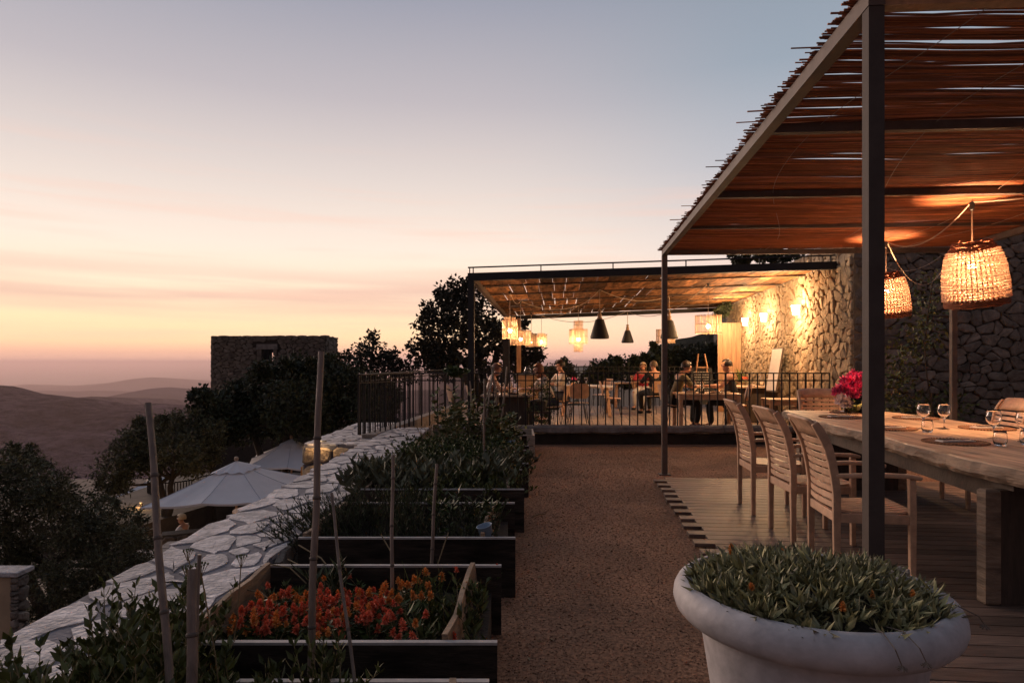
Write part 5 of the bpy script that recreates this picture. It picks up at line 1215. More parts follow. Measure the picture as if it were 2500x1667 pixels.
sagging(h1, h2, .17, .006, 'cable', 'pale cable sagging between the two woven lamps under the reeds'); sagging(h1, (4.9, 3.9, 2.70), .06, .006, 'cable', 'pale cable running from the big woven lamp towards the right edge')
sagging(h2, (5.25, 7.85, 2.65), .40, .006, 'cable', 'drooping cable loop between the woven lamp and the back post'); sagging((4.62, 8.25, 2.62), (5.3, 8.1, 2.70), .13, .006, 'palewood', 'white hose looped under the far beam by the dark wall')

def cyl_shade(r, h, n=46):
    m = MB()
    for k in range(n):
        a = 2*PI*k/n+R.uniform(-.02, .02); w = .0052; x, y = r*math.cos(a), r*math.sin(a); j = R.uniform(-.008, .008)
        ww = w*R.uniform(.9, 1.9); tx, ty = -math.sin(a)*ww, math.cos(a)*ww; ex, ey = R.uniform(-.003, .003), R.uniform(-.003, .003); m.add([(x-tx, y-ty, j), (x+tx, y+ty, j), (x+tx+ex, y+ty+ey, h+j), (x-tx+ex, y-ty+ey, h+j), (x*1.02, y*1.02, j), (x*1.02+ex, y*1.02+ey, h+j)], [(0, 4, 5, 3), (4, 1, 2, 5)])
    hp = MB()
    for z in (.02, h*.5, h-.02): hp.tube([((r+.004)*math.cos(2*PI*k/24), (r+.004)*math.sin(2*PI*k/24), z) for k in range(25)], .0045, 5, False)
    return m, hp
RZ = lambda y: 2.86-(y-11.3)*.018
def lantern(px, y, ztop, zbot, r, w, lab, hz, tiers=None, lit=True):
    p = at(px, 882, y); root = empty('lantern', (p.x, y, zbot), label=lab, cat='lantern', group='rattan lanterns under the plank roof')
    for (r_, z0, z1) in (tiers or [(r, 0, ztop-zbot)]):
        m, hp = cyl_shade(r_, z1-z0, int(46*max(.6, r_/.2))); o = m.build('rattan_wall', 'rattan', root, loc=(0, 0, z0)); hp.build('hoop', 'doorwood', o)
    if tiers is None and r < .2:
        m, hp = cyl_shade(r*.72, .05, 26); m.build('rattan_collar', 'rattan', root, loc=(0, 0, ztop-zbot))
    m = MB(); m.tube([(0, 0, (ztop-zbot)*.5+.02), (0, 0, hz-zbot)], .0055, 5); m.build('cable', 'cable', root)
    add_bulb(root, (ztop-zbot)*.40, w, .034 if lit else .02, 'bulb' if lit else 'bulb_soft')
    m = MB(); m.lathe([(.001, hz-zbot), (.022, hz-zbot), (.018, hz-zbot-.05), (.001, hz-zbot-.06)], 8); m.build('hook', 'shade_dark', root)
    return Vector((p.x, y, hz))
H = {}
H[1] = lantern(1245, 13.2, 2.24, 1.86, .155, 65, 'brightest rattan lantern nearest the corner post', 2.80)
H[2] = lantern(1271, 14.9, 2.10, 1.77, .235, 45, 'wide rattan drum lantern behind the brightest one', 2.77)
H[3] = lantern(1297, 18.0, 2.11, 1.80, .16, 3, 'dim rattan lantern between the drum lantern and the small lit one', 2.73, lit=False)
H[4] = lantern(1322, 18.9, 2.16, 1.83, .155, 30, 'small lit rattan lantern hanging against the sunset sky', 2.72)
H[5] = lantern(1412, 16.5, 2.42, 1.64, .22, 60, 'three tier rattan lantern in the middle of the roof', 2.80, tiers=[(.115, 0, .22), (.225, .20, .57), (.115, .56, .78)])
H[6] = lantern(1729, 12.8, 2.30, 1.94, .245, 60, 'large rattan drum lantern near the wooden door panel', 2.92)
H[7] = lantern(1625, 18.0, 2.28, 1.90, .25, 4, 'rattan drum lantern mostly hidden behind the slim post and dark pendant', 2.80, lit=False)
def dark_pendant(px, y, zt, zb, r0, r1, neck, lab, hz):
    p = at(px, 882, y); root = empty('pendant_lamp', (p.x, y, zb), label=lab, cat='pendant lamp', group='dark cone pendants with turned wooden necks'); h = zt-zb
    m = MB(); m.lathe([(r1*.93, -.006), (r1, .0), (r1*1.02, .04), (r0, h), (r0*.9, h+.004), (.02, h+.005), (.02, h-.005), (r0*.9, h-.012), (r1*.98, .04), (r1*.93, -.006)], 28); m.build('cone_shade', 'shade_dark', root, smooth=False)
    q = neck; m = MB(); m.lathe([(.02, h+.004), (.055, h+.004), (.06, h+.02), (.05, h+q*.18), (.035, h+q*.28), (.048, h+q*.38), (.05, h+q*.45), (.032, h+q*.6), (.026, h+q*.72), (.040, h+q*.8), (.040, h+q*.88), (.02, h+q), (.001, h+q)], 20); m.build('turned_neck', 'turned_wood', root, smooth=True)
    m = MB(); m.tube([(0, 0, h+q-.01), (0, 0, hz-zb)], .008, 6); m.build('cable', 'cable', root); return Vector((p.x, y, hz))
P1 = dark_pendant(1464, 13.2, 2.24, 1.86, .085, .185, .2, 'largest dark cone pendant beside the three tier lantern', 2.84)
P2 = dark_pendant(1532, 18.3, 2.25, 1.92, .075, .165, .18, 'small far dark cone pendant alone against the sky', 2.80)
P3 = dark_pendant(1634, 14.7, 2.31, 1.91, .085, .19, .19, 'dark cone pendant just right of the slim pergola post', 2.86)
for a, b, s, lab in ((H[1], H[2], .14, 'cable loop between the brightest lantern and the drum lantern'), (H[2], H[5], .14, 'long cable from the drum lantern to the three tier lantern'), (H[3], H[5], .2, 'lower cable swagging towards the three tier lantern'), (H[5], P1, .05, 'cable from the three tier lantern to the largest cone pendant'),
                     (P1, P3, .16, 'cable between the largest cone pendant and the one by the slim post'), (P3, H[6], .18, 'cable from the cone pendant to the large drum lantern'), (H[4], P2, .25, 'dark cable hanging across the sky to the small far pendant'), (P2, H[6], .35, 'dark cable dipping from the far pendant towards the drum lantern')):
    sagging(a, b, s, .007, 'cable', lab)
# wall lamps
for y, lab in ((12.54, 'nearest bright wall lamp on the lit stone wall'), (14.66, 'middle bright wall lamp on the lit stone wall'), (16.25, 'farthest bright wall lamp beside the wooden door panel')):
    p = WN + D*((y-11.03)/D.y) + Vector((0, 0, 2.38)); root = empty('wall_lamp', p-E*.11, rz=ANG, label=lab, cat='wall lamp', group='wall lamps on the lit stone wall')
    m = MB(); V_ = []
    for z, r_ in ((-.09, .085), (.09, .12)):
        for k in range(9): a = PI/2+PI*k/8; V_.append((r_*math.cos(a)-.01, r_*math.sin(a), z))
    m.add(V_, [(k, k+1, 10+k, 9+k) for k in range(8)]); m.build('shade', 'sconce_glow', root, smooth=True)
    m = MB(); m.box(-.012, .012, -.05, .05, -.08, .08); m.build('back_plate', 'metal_dark', root)
    point('bulb_light', (-.42, 0, .05), 85, col=(1, .60, .30), r=.05, parent=root)
    point('bulb_light', (-.16, 0, -.16), 7, col=(1, .68, .38), r=.04, parent=root)
# garden lamp on the lower terrace
p = at(779, 1075, 9.12+.0); 
gl = empty('garden_lamp', (p.x, 9.10, p.z), label='tiny bare bright lamp at the corner of the stone platform', cat='garden lamp')
m = MB(); m.sphere((0, 0, 0), .028, 10, 8); m.build('bulb', 'bulb', gl, smooth=True); m = MB(); m.box(-.012, .10, .02, .035, -.02, .0); m.build('bracket', 'metal_dark', gl)
point('bulb_light', (-.03, -.02, 0), 1.0, r=.03, parent=gl)
for (px, py, y, w, lab) in ((150, 1330, 13.0, 14, 'ground lamp shining through the near olive leaves'), (250, 1450, 11.2, 6, 'lowest ground lamp behind the near olive tree'), (455, 1262, 16.2, 7, 'low ground lamp glowing behind the nearest parasol'), (345, 1262, 18.6, 12, 'low ground lamp on the lit paving by the olive tree'), (690, 1200, 15.5, 4, 'low ground lamp under the parasol by the stone platform')):
    p = at(px, py, y); q = empty('ground_lamp', (p.x, y, -2.6), label=lab, cat='ground lamp', group='low ground lamps of the lower terrace')
    m = MB(); m.lathe([(.04, -.75), (.04, -.03), (.055, -.02), (.055, 0), (.001, .01)], 10); m.build('post', 'metal_dark', q); m = MB(); m.sphere((0, 0, -.06), .03, 8, 6); m.build('bulb', 'bulb_soft', q)
    point('bulb_light', (0, -.08, .02), w, col=(1, .55, .2), r=.05, parent=q)

# ================================================================ DINING TERRACE FURNITURE
FZ = .078
def cafe_chair():
    r = empty('cafe_chair', (0, 0, 0)); m = MB(); V_ = []
    for s, z0, z1, x0, y0 in ((0, .56, .86, -.21, .20),):
        pass
    seat = []; n_ = 20
    for k in range(n_):
        a = 2*PI*k/n_; c, s = math.cos(a), math.sin(a); e = 3.2; rr = (abs(c)**e+abs(s)**e)**(-1/e); seat.append((.20*c*rr, .205*s*rr))
    m.add([(x, y, .45+.02*(x < -.1)) for x, y in seat]+[(x, y, .462+.02*(x < -.1)) for x, y in seat], [tuple(range(n_))[::-1], tuple(range(n_, 2*n_))]+[(k, (k+1) % n_, n_+(k+1) % n_, n_+k) for k in range(n_)]); m.build('seat', 'teak', r)
    m = MB(); V_ = []; g = 9; hh = 7
    for t in (0, 1):
        for j in range(hh):
            v_ = j/(hh-1); zz = .56+.31*v_; wy = .2*(1-.28*abs(2*v_-1)**3.5)
            for i in range(g): y = -wy+2*wy*i/(g-1); V_.append((-.205-.07*v_-.045*(1-(y/.21)**2)+.010*t, y, zz))
    A_n = g*hh; fs = []
    for j in range(hh-1):
        for i in range(g-1): a = j*g+i; fs += [(a, a+1, a+g+1, a+g), (A_n+a, A_n+a+g, A_n+a+g+1, A_n+a+1)]
    ring = [i for i in range(g)]+[j*g+g-1 for j in range(1, hh)]+[(hh-1)*g+i for i in range(g-2, -1, -1)]+[j*g for j in range(hh-2, 0, -1)]
    fs += [(ring[k], A_n+ring[k], A_n+ring[(k+1) % len(ring)], ring[(k+1) % len(ring)]) for k in range(len(ring))]
    m.add(V_, fs); m.build('backrest', 'teak', r, smooth=False)
    for s in (-1, 1):
        m = MB(); m.tube([(-.15, s*.12, .45), (-.215, s*.12, .50), (-.262, s*.12, .80)], .008, 6); m.build('back_strut', 'metal_dark', r)
        for q in (-1, 1):
            m = MB(); m.tube([(q*.11, s*.11, .45), (q*.21, s*.20, 0), (q*.17, s*.14, .44)], .0065, 5); m.build('leg', 'metal_dark', r)
    return r
cc0 = cafe_chair(); first = [True]
def chair_at(px, y, a, lab, g='curved plywood cafe chairs with thin metal legs', z=FZ, dx=0):
    o = cc0 if first[0] else copy_tree(cc0); first[0] = False; p = at(px, 882, y); o.location = (p.x+dx, y, z); o.rotation_euler = (0, 0, a); tag(o, lab, 'chair', g); return o
chair_at(1412, 13.6, PI/2, 'brown chair with its back to the railing below the three tier lantern')
chair_at(1495, 15.4, -.1, 'empty pale chair facing right toward the far table')
chair_at(1468, 17.0, PI+.6, 'chair on the far side of the round table with a slatted looking back')
chair_at(1350, 12.45, PI-.25, 'chair occupied by the red haired diner at the corner table')
chair_at(1368, 14.4, PI-.3, 'chair of the dark haired diner in the white shirt')
chair_at(1178, 12.3, .1, 'chair at the corner post seen through the cane tripod')
chair_at(1570, 18.1, -PI/2+.7, 'chair under the blonde woman')
chair_at(1597, 16.2, PI/2+.35, 'chair of the bald man in the black jacket')
chair_at(1645, 12.95, .05, 'dark chair of the man in the olive shirt')
chair_at(1795, 12.7, PI-.1, 'chair of the man sitting with his back to the wooden panel')
chair_at(1950, 12.1, PI+.4, 'pale chair at the wall end behind the head armchair')
chair_at(1128, 12.6, .3, 'chair left of the corner post by the seaward railing')
def table(px, y, w, d, lab, top='slab', a=ANG, legs='post', z=.80, h=.035, lm='teak', round_=False):
    p = at(px, 882, y); r = empty('table', (p.x, y, FZ), rz=a, label=lab, cat='table', group='tables on the dining terrace'); zt = z-FZ; m = MB()
    if round_: m.lathe([(.001, zt-h), (w/2, zt-h), (w/2, zt), (.001, zt)], 36); m.build('tabletop', top, r)
    else:
        m.box(-w/2, w/2, -d/2, d/2, zt-h, zt); bevelled(m.build('tabletop', top, r), .004)
        if legs == 'post':
            for sx in (-1, 1):
                for sy in (-1, 1): m = MB(); m.box(sx*(w/2-.05)-.035, sx*(w/2-.05)+.035, sy*(d/2-.05)-.035, sy*(d/2-.05)+.035, 0, zt-h); m.build('leg', lm, r)
            m = MB(); m.box(-w/2+.09, w/2-.09, -d/2+.03, -d/2+.05, zt-h-.08, zt-h-.002); m.build('apron', lm, r); m = MB(); m.box(-w/2+.03, -w/2+.05, -d/2+.09, d/2-.09, zt-h-.08, zt-h-.002); m.build('apron', lm, r)
    if legs == 'trestle':
        for sx in (-1, 1):
            for sy in (-1, 1): m = MB(); m.bar((sx*(w/2-.16), sy*.06, zt-h-.01), (sx*(w/2-.16)+sx*.05, sy*(d/2-.06), 0.0), .07, .05); m.build('leg', lm, r)
            m = MB(); m.box(sx*(w/2-.14)-.03, sx*(w/2-.14)+.03, -d*.27, d*.27, .25, .31); m.build('stretcher', lm, r)
    if legs == 'block': m = MB(); m.box(-w/2+.1, w/2-.1, -d/2+.12, d/2-.12, 0, zt-h-.002, .01); m.build('block_base', 'darkwood', r)
    return r, p
T1, t1 = table(1243, 12.15, .95, .85, 'square table in the corner set with glasses and dark plates', legs='block')
T2, t2 = table(1430, 16.3, 1.35, 1.35, 'round white topped table on timber legs below the three tier lantern', top='board_white', legs='trestle', round_=True)
T3, t3 = table(1535, 18.9, 1.0, .8, 'far table with glasses in front of the blonde woman', legs='trestle')
T4, t4 = table(1722, 12.6, 1.15, .9, 'plain wooden table between the olive shirted man and the dark haired man', z=.80)
T5, t5 = table(1865, 14.4, 1.5, .8, 'wall side table carrying the spiky potted plant', z=.86, legs='block')
T6, t6 = table(1915, 12.3, .7, .6, 'low side table behind the head armchair', z=.70, h=.03)
# table ware
def bottle(loc, lab, h=.26, group='glass carafes and bottles'):
    m = MB(); s = h/.26; m.lathe([(.001, 0), (.038*s, 0), (.042*s, .01), (.042*s, .12*s), (.034*s, .16*s), (.014*s, .2*s), (.013*s, .25*s), (.016*s, .26*s), (.012*s, .26*s), (.010*s, .2*s), (.03*s, .155*s), (.038*s, .12*s), (.037*s, .014), (.001, .012)], 18); m.build('carafe', 'glass', loc=loc, label=lab, cat='carafe', group=group, smooth=True)
bottle((t1.x+.02, 12.15, .80), 'clear carafe in the middle of the corner table', .30)
bottle((t4.x-.08, 12.55, .80), 'clear water bottle on the wooden table facing the olive shirted man', .28)
bottle((t4.x-.16, 12.75, .80), 'second bottle right behind the clear water bottle', .26)
bottle((t5.x-.05, 14.4, .86), 'tall bottle on the wall side table between the two spiky plants', .30)
def gl_set(lst, kind='wine_glass'):
    for x, y, z, lab in lst:
        link(kind, wm if kind == 'wine_glass' else tm, loc=(x, y, z), label=lab, cat='wine glass' if kind == 'wine_glass' else 'tumbler', group='glasses on the terrace tables')
gl_set([(t1.x-.27, 12.05, .80, 'wine glass at the left of the corner table'), (t1.x-.13, 12.0, .80, 'wine glass left of the carafe on the corner table'), (t1.x+.17, 12.05, .80, 'wine glass right of the carafe on the corner table'),
        (t2.x-.42, 16.2, .80, 'leftmost wine glass on the round table'), (t2.x-.18, 16.3, .80, 'middle wine glass on the round table'), (t2.x+.0, 16.2, .80, 'rightmost wine glass on the round table'),
        (t3.x-.12, 18.8, .80, 'leftmost wine glass on the far table'), (t3.x+.04, 18.7, .80, 'middle wine glass on the far table'), (t3.x+.18, 18.8, .80, 'wine glass next to the blonde woman')])
gl_set([(t4.x+.27, 12.35, .80, 'tumbler near the dark haired man'), (t1.x-.2, 11.9, .80, 'tumbler at the front edge of the corner table'), (t5.x-.3, 14.2, .86, 'tumbler on the wall side table'), (t2.x-.3, 15.95, .80, 'tumbler on the round table')], 'tumbler')
def platter(x, y, z, r_, lab, food=True):
    q = empty('plate', (x, y, z), label=lab, cat='plate', group='plates on the terrace tables'); m = MB(); m.lathe([(.001, .006), (r_*.6, .004), (r_, .018), (r_, .022), (r_*.6, .009), (.001, .010)], 24); m.build('dish', 'plate' if food != 2 else 'shade_dark', q, smooth=True)
    if food:
        m = MB()
        for i in range(14): a = R.uniform(0, 6.28); d_ = r_*.5*R.random(); m.sphere((d_*math.cos(a), d_*math.sin(a), .02), .022, 6, 4, (1.3, 1, .8))
        m.build('food', 'food', q)
platter(t1.x+.08, 11.9, .80, .14, 'dark plate at the front of the corner table', 2); platter(t1.x-.3, 12.25, .80, .12, 'plate before the left diner at the corner table', 2)
platter(t4.x-.32, 12.45, .80, .14, 'plate of food under the olive shirted man'); platter(t4.x+.12, 12.35, .80, .15, 'plate of food at the front of the wooden table'); platter(t4.x+.36, 12.6, .80, .12, 'plate beside the dark haired man')
platter(t3.x-.2, 19.0, .80, .12, 'plate on the far table', False)
for x, lab in ((t4.x-.20, 'left dark pepper mill on the wooden table'), (t4.x-.13, 'right dark salt mill on the wooden table')):
    m = MB(); m.lathe([(.001, 0), (.022, 0), (.022, .03), (.015, .06), (.02, .08), (.012, .095), (.001, .1)], 14); m.build('mill', 'pepper_mill', loc=(x, 12.28, .80), label=lab, cat='mill', group='salt and pepper mills', smooth=True)
# small posies
def posy(x, y, z, mt, lab):
    q = empty('posy', (x, y, z), label=lab, cat='flowers'); m = MB(); m.lathe([(.001, 0), (.025, 0), (.028, .08), (.024, .08), (.022, .01), (.001, .01)], 14); m.build('jar', 'glass', q)
    for i in range(6):
        a = i*1.05; v, f = leaves(np.zeros((14, 3)), rng.normal(size=(14, 3)), .035, .025, .3); link('bloom', npmesh('bloom', v, f, mt), q, loc=(.05*math.cos(a), .05*math.sin(a), .15+.015*(i % 3)))
    m = MB(); [m.tube([(0, 0, .01), (.05*math.cos(i*1.05), .05*math.sin(i*1.05), .15)], .002, 4) for i in range(6)]; m.build('stem', 'leaf_herb', q)
posy(t3.x+.1, 19.0, .80, 'petal_peach', 'small pinkish posy on the far table'); posy(t2.x-.28, 16.4, .80, 'petal_pink', 'small dark pink posy on the round table'); posy(t5.x-.35, 14.6, .86, 'petal_red', 'small red posy on the wall side table')
# spiky potted plants
def spiky(px, y, z, s, lab, pot=True):
    p = at(px, 882, y); q = empty('potted_plant', (p.x, y, z), label=lab, cat='potted plant', group='spiky potted plants near the lit wall'); hp = .16*s
    m = MB(); m.lathe([(.001, 0), (.10*s, 0), (.115*s, hp), (.105*s, hp), (.001, hp-.02)], 20); m.build('basket_pot', 'basket', q); P = []; Dd = []; n_ = 60; mb = MB()
    for i in range(n_):
        a = R.uniform(0, 6.28); el_ = R.uniform(.15, 1.4); l_ = .42*s*R.uniform(.6, 1.1); d_ = Vector((math.cos(a)*math.cos(el_), math.sin(a)*math.cos(el_), math.sin(el_))); sd_ = Vector((-math.sin(a), math.cos(a), 0)); b = Vector((0, 0, hp-.02)); w_ = .013*s
        pr_ = None
        pts = [b+d_*l_*t+Vector((0, 0, -.22*s*t*t*math.cos(el_))) for t in (0, .35, .7, 1)]; ws = [.6, 1, .7, .05]
        vs_2 = []
        for t, w2 in zip(pts, ws): vs_2 += [t-sd_*w_*w2, t+sd_*w_*w2]
        mb.add(vs_2, [(0, 1, 3, 2), (2, 3, 5, 4), (4, 5, 7, 6)])
    mb.build('foliage', 'leaf_spiky', q)
spiky(1893, 14.1, .86, 1.05, 'spiky striped plant in a basket pot on the wall side table'); spiky(1806, 16.2, .72, 1.1, 'spiky plant behind the dark haired man next to the wooden panel')
m = MB(); m.box(-.3, .3, -.25, .25, 0, .64, .01); pq = at(1806, 882, 16.2); m.build('plant_stand', 'darkwood', loc=(pq.x, 16.2, FZ), label='dark stand holding the spiky plant by the wooden panel', cat='plant stand')
# plant box beside the red haired diner
q = empty('potted_plant', at(1318, 882, 11.75)*1, label='bushy green potted shrub on a dark stool right behind the railing', cat='potted plant'); q.location.z = FZ
m = MB(); m.lathe([(.001, .44), (.11, .44), (.14, .62), (.13, .62), (.001, .58)], 16); m.build('pot', 'shade_dark', q); m = MB(); m.box(-.2, .2, -.17, .17, .40, .435)
for sx in (-.17, .17):
    for sy in (-.14, .14): m.box(sx-.02, sx+.02, sy-.02, sy+.02, 0, .398)
m.build('stool', 'darkwood', q)
crown('foliage', [((0, 0, .78), .15), ((.03, 0, .95), .12), ((-.12, 0, .7), .12), ((.12, .02, .75), .12), ((-.1, -.05, .5), .14), ((.1, -.05, .45), .13), ((0, -.1, .3), .14)], 14, .05, .02, 'leaf_herb', q, .35, 60)
# service cabinet with a jar
p = at(1288, 882, 18.6); q = empty('service_cabinet', (p.x, 18.6, FZ), label='wooden service cabinet with a dark top beyond the corner table', cat='cabinet')
for k in range(5): m = MB(); m.box(-.3+.12*k, -.183+.12*k, -.2, -.18, 0, .93); m.build('plank', 'cabinet_wood', q)
m = MB(); m.box(-.3, .3, -.178, .2, 0, .93); m.build('body', 'cabinet_wood', q); m = MB(); m.box(-.36, .34, -.24, .24, .932, .965); m.build('top', 'shade_dark', q)
m = MB(); m.lathe([(.001, 0), (.08, 0), (.11, .05), (.10, .12), (.06, .17), (.07, .2), (.065, .2), (.055, .17), (.095, .12), (.105, .05), (.07, .01), (.001, .01)], 18); m.build('glass_jar', 'glass', loc=(p.x+.0, 18.55, FZ+.967), label='round glass jar standing on the service cabinet', cat='jar', smooth=True)
# wooden panel (open door leaf) at the end of the wall
q = empty('door_panel', (0, 0, 0), label='tall plain boarded wooden door panel at the far end of the lit wall', cat='door'); a = at(1752, 882, 17.25); b = at(1809, 882, 17.15); a.z = b.z = 0; u_ = (b-a)
for k in range(5): m = MB(); s0 = a+u_*(k/5+.003); s1 = a+u_*((k+1)/5-.003); m.bar(s0+Vector((0, 0, 1.245)), s1+Vector((0, 0, 1.245)), .035, 2.33); m.build('board', 'doorwood', q)
m = MB(); m.bar(a+Vector((0, .03, 1.9)), b+Vector((0, .03, 1.9)), .03, .1); m.bar(a+Vector((0, .03, .6)), b+Vector((0, .03, .6)), .03, .1); m.build('batten', 'doorwood', q)
# chalkboard easel with menu lines
p = at(1716, 882, 15.6); q = empty('menu_easel', (p.x, 15.6, FZ), rz=-.1, label='black chalkboard menu on a wooden easel before the dark trees', cat='easel')
m = MB(); m.bar((-.27, .06, .35), (-.27, .06, .35), .01, .01)
m = MB(); m.add([(-.30, 0, .30), (.30, 0, .30), (.24, .16, 1.16), (-.24, .16, 1.16), (-.30, .025, .30), (.30, .025, .30), (.24, .185, 1.16), (-.24, .185, 1.16)], [(0,1,2,3),(7,6,5,4),(0,4,5,1),(1,5,6,2),(2,6,7,3),(3,7,4,0)]); m.build('board', 'chalkboard', q)
m = MB()
for i in range(11):
    z = 1.06-.062*i; x = -.19
    while x < .17:
        w_ = R.uniform(.015, .06); yy = (z-.30)*.186-.003; m.add([(x, yy, z), (x+w_, yy, z), (x+w_, yy+.002, z+.012), (x, yy+.002, z+.012)], [(0, 1, 2, 3)]); x += w_+.012
m.build('chalk_writing', 'chalk', q)
for s in (-1, 1): m = MB(); m.bar((s*.13, .10, 1.15), (s*.075, .17, 1.50), .028, .02); m.build('easel_leg', 'doorwood', q)
m = MB(); m.bar((-.14, .10, 1.18), (.14, .10, 1.18), .03, .03); m.build('clamp_bar', 'doorwood', q); m = MB()
for s in (-1, 1): m.bar((s*.26, .10, 0), (s*.12, .15, 1.15), .03, .02)
m.bar((0, .6, 0), (0, .2, 1.15), .03, .02); m.build('stand', 'doorwood', q)
# white menu board leaning on the wall
b0 = at(1870, 935, 14.5); q = empty('menu_board', (0, 0, 0), label='tall white framed board leaning against the lit wall', cat='board')
bl, br = at(1869, 955, 13.75), at(1893, 957, 13.1); tl, tr = at(1886, 850, 14.0), at(1911, 848, 13.4)
def quad(m, a, b, c, d, t):
    n_ = (b-a).cross(d-a).normalized()*t; m.add([a, b, c, d, a+n_, b+n_, c+n_, d+n_], [(0,1,2,3),(7,6,5,4),(0,4,5,1),(1,5,6,2),(2,6,7,3),(3,7,4,0)])
m = MB(); quad(m, bl, br, tr, tl, -.035); m.build('backing', 'darkwood', q)
f_ = Vector((-.0, -.012, 0)); m = MB(); quad(m, bl.lerp(tr, .03)+f_, br.lerp(tl, .03)+f_, tr.lerp(bl, .03)+f_, tl.lerp(br, .03)+f_, .006); m.build('panel', 'board_white', q)

# ================================================================ PEOPLE
def skin_mesh(name, P, edges, rads, mt, sub=1, root=0):
    me = bpy.data.meshes.new(name); me.from_pydata([tuple(p) for p in P], edges, []); o = bpy.data.objects.new(name, me); C.objects.link(o)
    sk = o.modifiers.new('Skin', 'SKIN'); sk.use_smooth_shade = True; sk.branch_smoothing = .4
    if not me.skin_vertices: me.attributes.new  # layer is made by the modifier
    for i, r_ in enumerate(rads): me.skin_vertices[0].data[i].radius = r_ if isinstance(r_, tuple) else (r_, r_)
    me.skin_vertices[0].data[root].use_root = True
    s = o.modifiers.new('Sub', 'SUBSURF'); s.levels = sub; s.render_levels = sub
    dg = bpy.context.evaluated_depsgraph_get(); out = bpy.data.meshes.new_from_object(o.evaluated_get(dg)); out.name = name
    bpy.data.objects.remove(o); bpy.data.meshes.remove(me); out.materials.clear(); out.materials.append(MT[mt]); return out
def person(px, y, rz, label, lean=.06, turn=0, hair='hair_dark', hairlen=0, top='cloth_white', bottom='cloth_denim', sleeves='long', arms='table', z=FZ, s=1.0, bald=False, nod=0.0, armx=1.0, shirt=True, dx=0):
    p = at(px, 882, y); root = empty('person', (p.x+dx, y, z), rz=rz, label=label, cat='person', group='people dining on the terrace'); root.scale = (s,)*3
    V_ = {}; L_ = lean
    V_['pel'] = (0, 0, .55); V_['sp'] = (0, L_*.3, .70); V_['ch'] = (0, L_*.8, .88); V_['ut'] = (0, L_*1.05, .98); V_['nk'] = (0, L_*1.25, 1.06)
    hd = Vector((0, L_*1.5+.02+nod, 1.175-nod*.5)); V_['jaw'] = (hd.x, hd.y+.005, hd.z-.045); V_['hd'] = tuple(hd); V_['cr'] = (hd.x, hd.y-.01, hd.z+.06)
    V_['nose'] = (hd.x, hd.y+.095, hd.z-.012); V_['earL'] = (-.080, hd.y-.005, hd.z-.01); V_['earR'] = (.080, hd.y-.005, hd.z-.01); V_['chin'] = (0, hd.y+.055, hd.z-.085)
    for sd_, q in (('L', -1), ('R', 1)):
        V_['hp'+sd_] = (q*.09, .03, .53); V_['kn'+sd_] = (q*.12, .44, .50); V_['cf'+sd_] = (q*.12, .43, .36); V_['an'+sd_] = (q*.11, .40, .09); V_['to'+sd_] = (q*.12, .54, .035)
        V_['sh'+sd_] = (q*.165, L_*1.0, .985)
        if arms == 'table': el_, wr = Vector((q*.26*armx, L_+.13, .79)), Vector((q*.13, L_+.36, .80))
        elif arms == 'folded': el_, wr = Vector((q*.24, L_+.10, .76)), Vector((-q*.05, L_+.27, .78+.02*q))
        else: el_, wr = Vector((q*.23, L_-.02, .74)), Vector((q*.14, .28, .62))
        V_['el'+sd_] = el_; V_['fa'+sd_] = el_.lerp(wr, .5); V_['wr'+sd_] = wr; f_ = (wr-el_).normalized(); V_['pm'+sd_] = wr+f_*.05
        pm = wr+f_*.075; sdv = Vector((0, 0, 1)).cross(f_).normalized()
        for k in range(4):
            b = pm+sdv*(k-1.5)*.018; ln_ = (.062, .072, .066, .052)[k]; V_['f%d%s' % (k, sd_)] = b; V_['g%d%s' % (k, sd_)] = b+f_*ln_*.6+Vector((0, 0, -.006)); V_['h%d%s' % (k, sd_)] = b+f_*ln_+Vector((0, 0, -.024))
        b = wr+f_*.02+sdv*(-q)*.028*(-1); V_['t1'+sd_] = b; V_['t2'+sd_] = b+f_*.035+sdv*q*.018
    rd = dict(pel=(.15, .11), sp=(.125, .095), ch=(.145, .10), ut=(.115, .085), nk=.05, jaw=.058, hd=.082, cr=.070, nose=.014, earL=.016, earR=.016, chin=.028)
    for sd_ in 'LR':
        rd.update({'hp'+sd_: .095, 'kn'+sd_: .062, 'cf'+sd_: .055, 'an'+sd_: .036, 'to'+sd_: .032, 'sh'+sd_: .062, 'el'+sd_: .040, 'fa'+sd_: .038, 'wr'+sd_: .026, 'pm'+sd_: (.034, .018), 't1'+sd_: .012, 't2'+sd_: .010})
        for k in range(4): rd.update({'f%d%s' % (k, sd_): .010, 'g%d%s' % (k, sd_): .009, 'h%d%s' % (k, sd_): .008})
    E_ = [('pel', 'sp'), ('sp', 'ch'), ('ch', 'ut'), ('ut', 'nk'), ('nk', 'jaw'), ('jaw', 'hd'), ('hd', 'cr'), ('hd', 'nose'), ('hd', 'earL'), ('hd', 'earR'), ('jaw', 'chin')]
    for sd_ in 'LR':
        E_ += [('pel', 'hp'+sd_), ('hp'+sd_, 'kn'+sd_), ('kn'+sd_, 'cf'+sd_), ('cf'+sd_, 'an'+sd_), ('an'+sd_, 'to'+sd_), ('ut', 'sh'+sd_), ('sh'+sd_, 'el'+sd_), ('el'+sd_, 'fa'+sd_), ('fa'+sd_, 'wr'+sd_), ('wr'+sd_, 'pm'+sd_), ('wr'+sd_, 't1'+sd_), ('t1'+sd_, 't2'+sd_)]
        for k in range(4): E_ += [('pm'+sd_, 'f%d%s' % (k, sd_)), ('f%d%s' % (k, sd_), 'g%d%s' % (k, sd_)), ('g%d%s' % (k, sd_), 'h%d%s' % (k, sd_))]
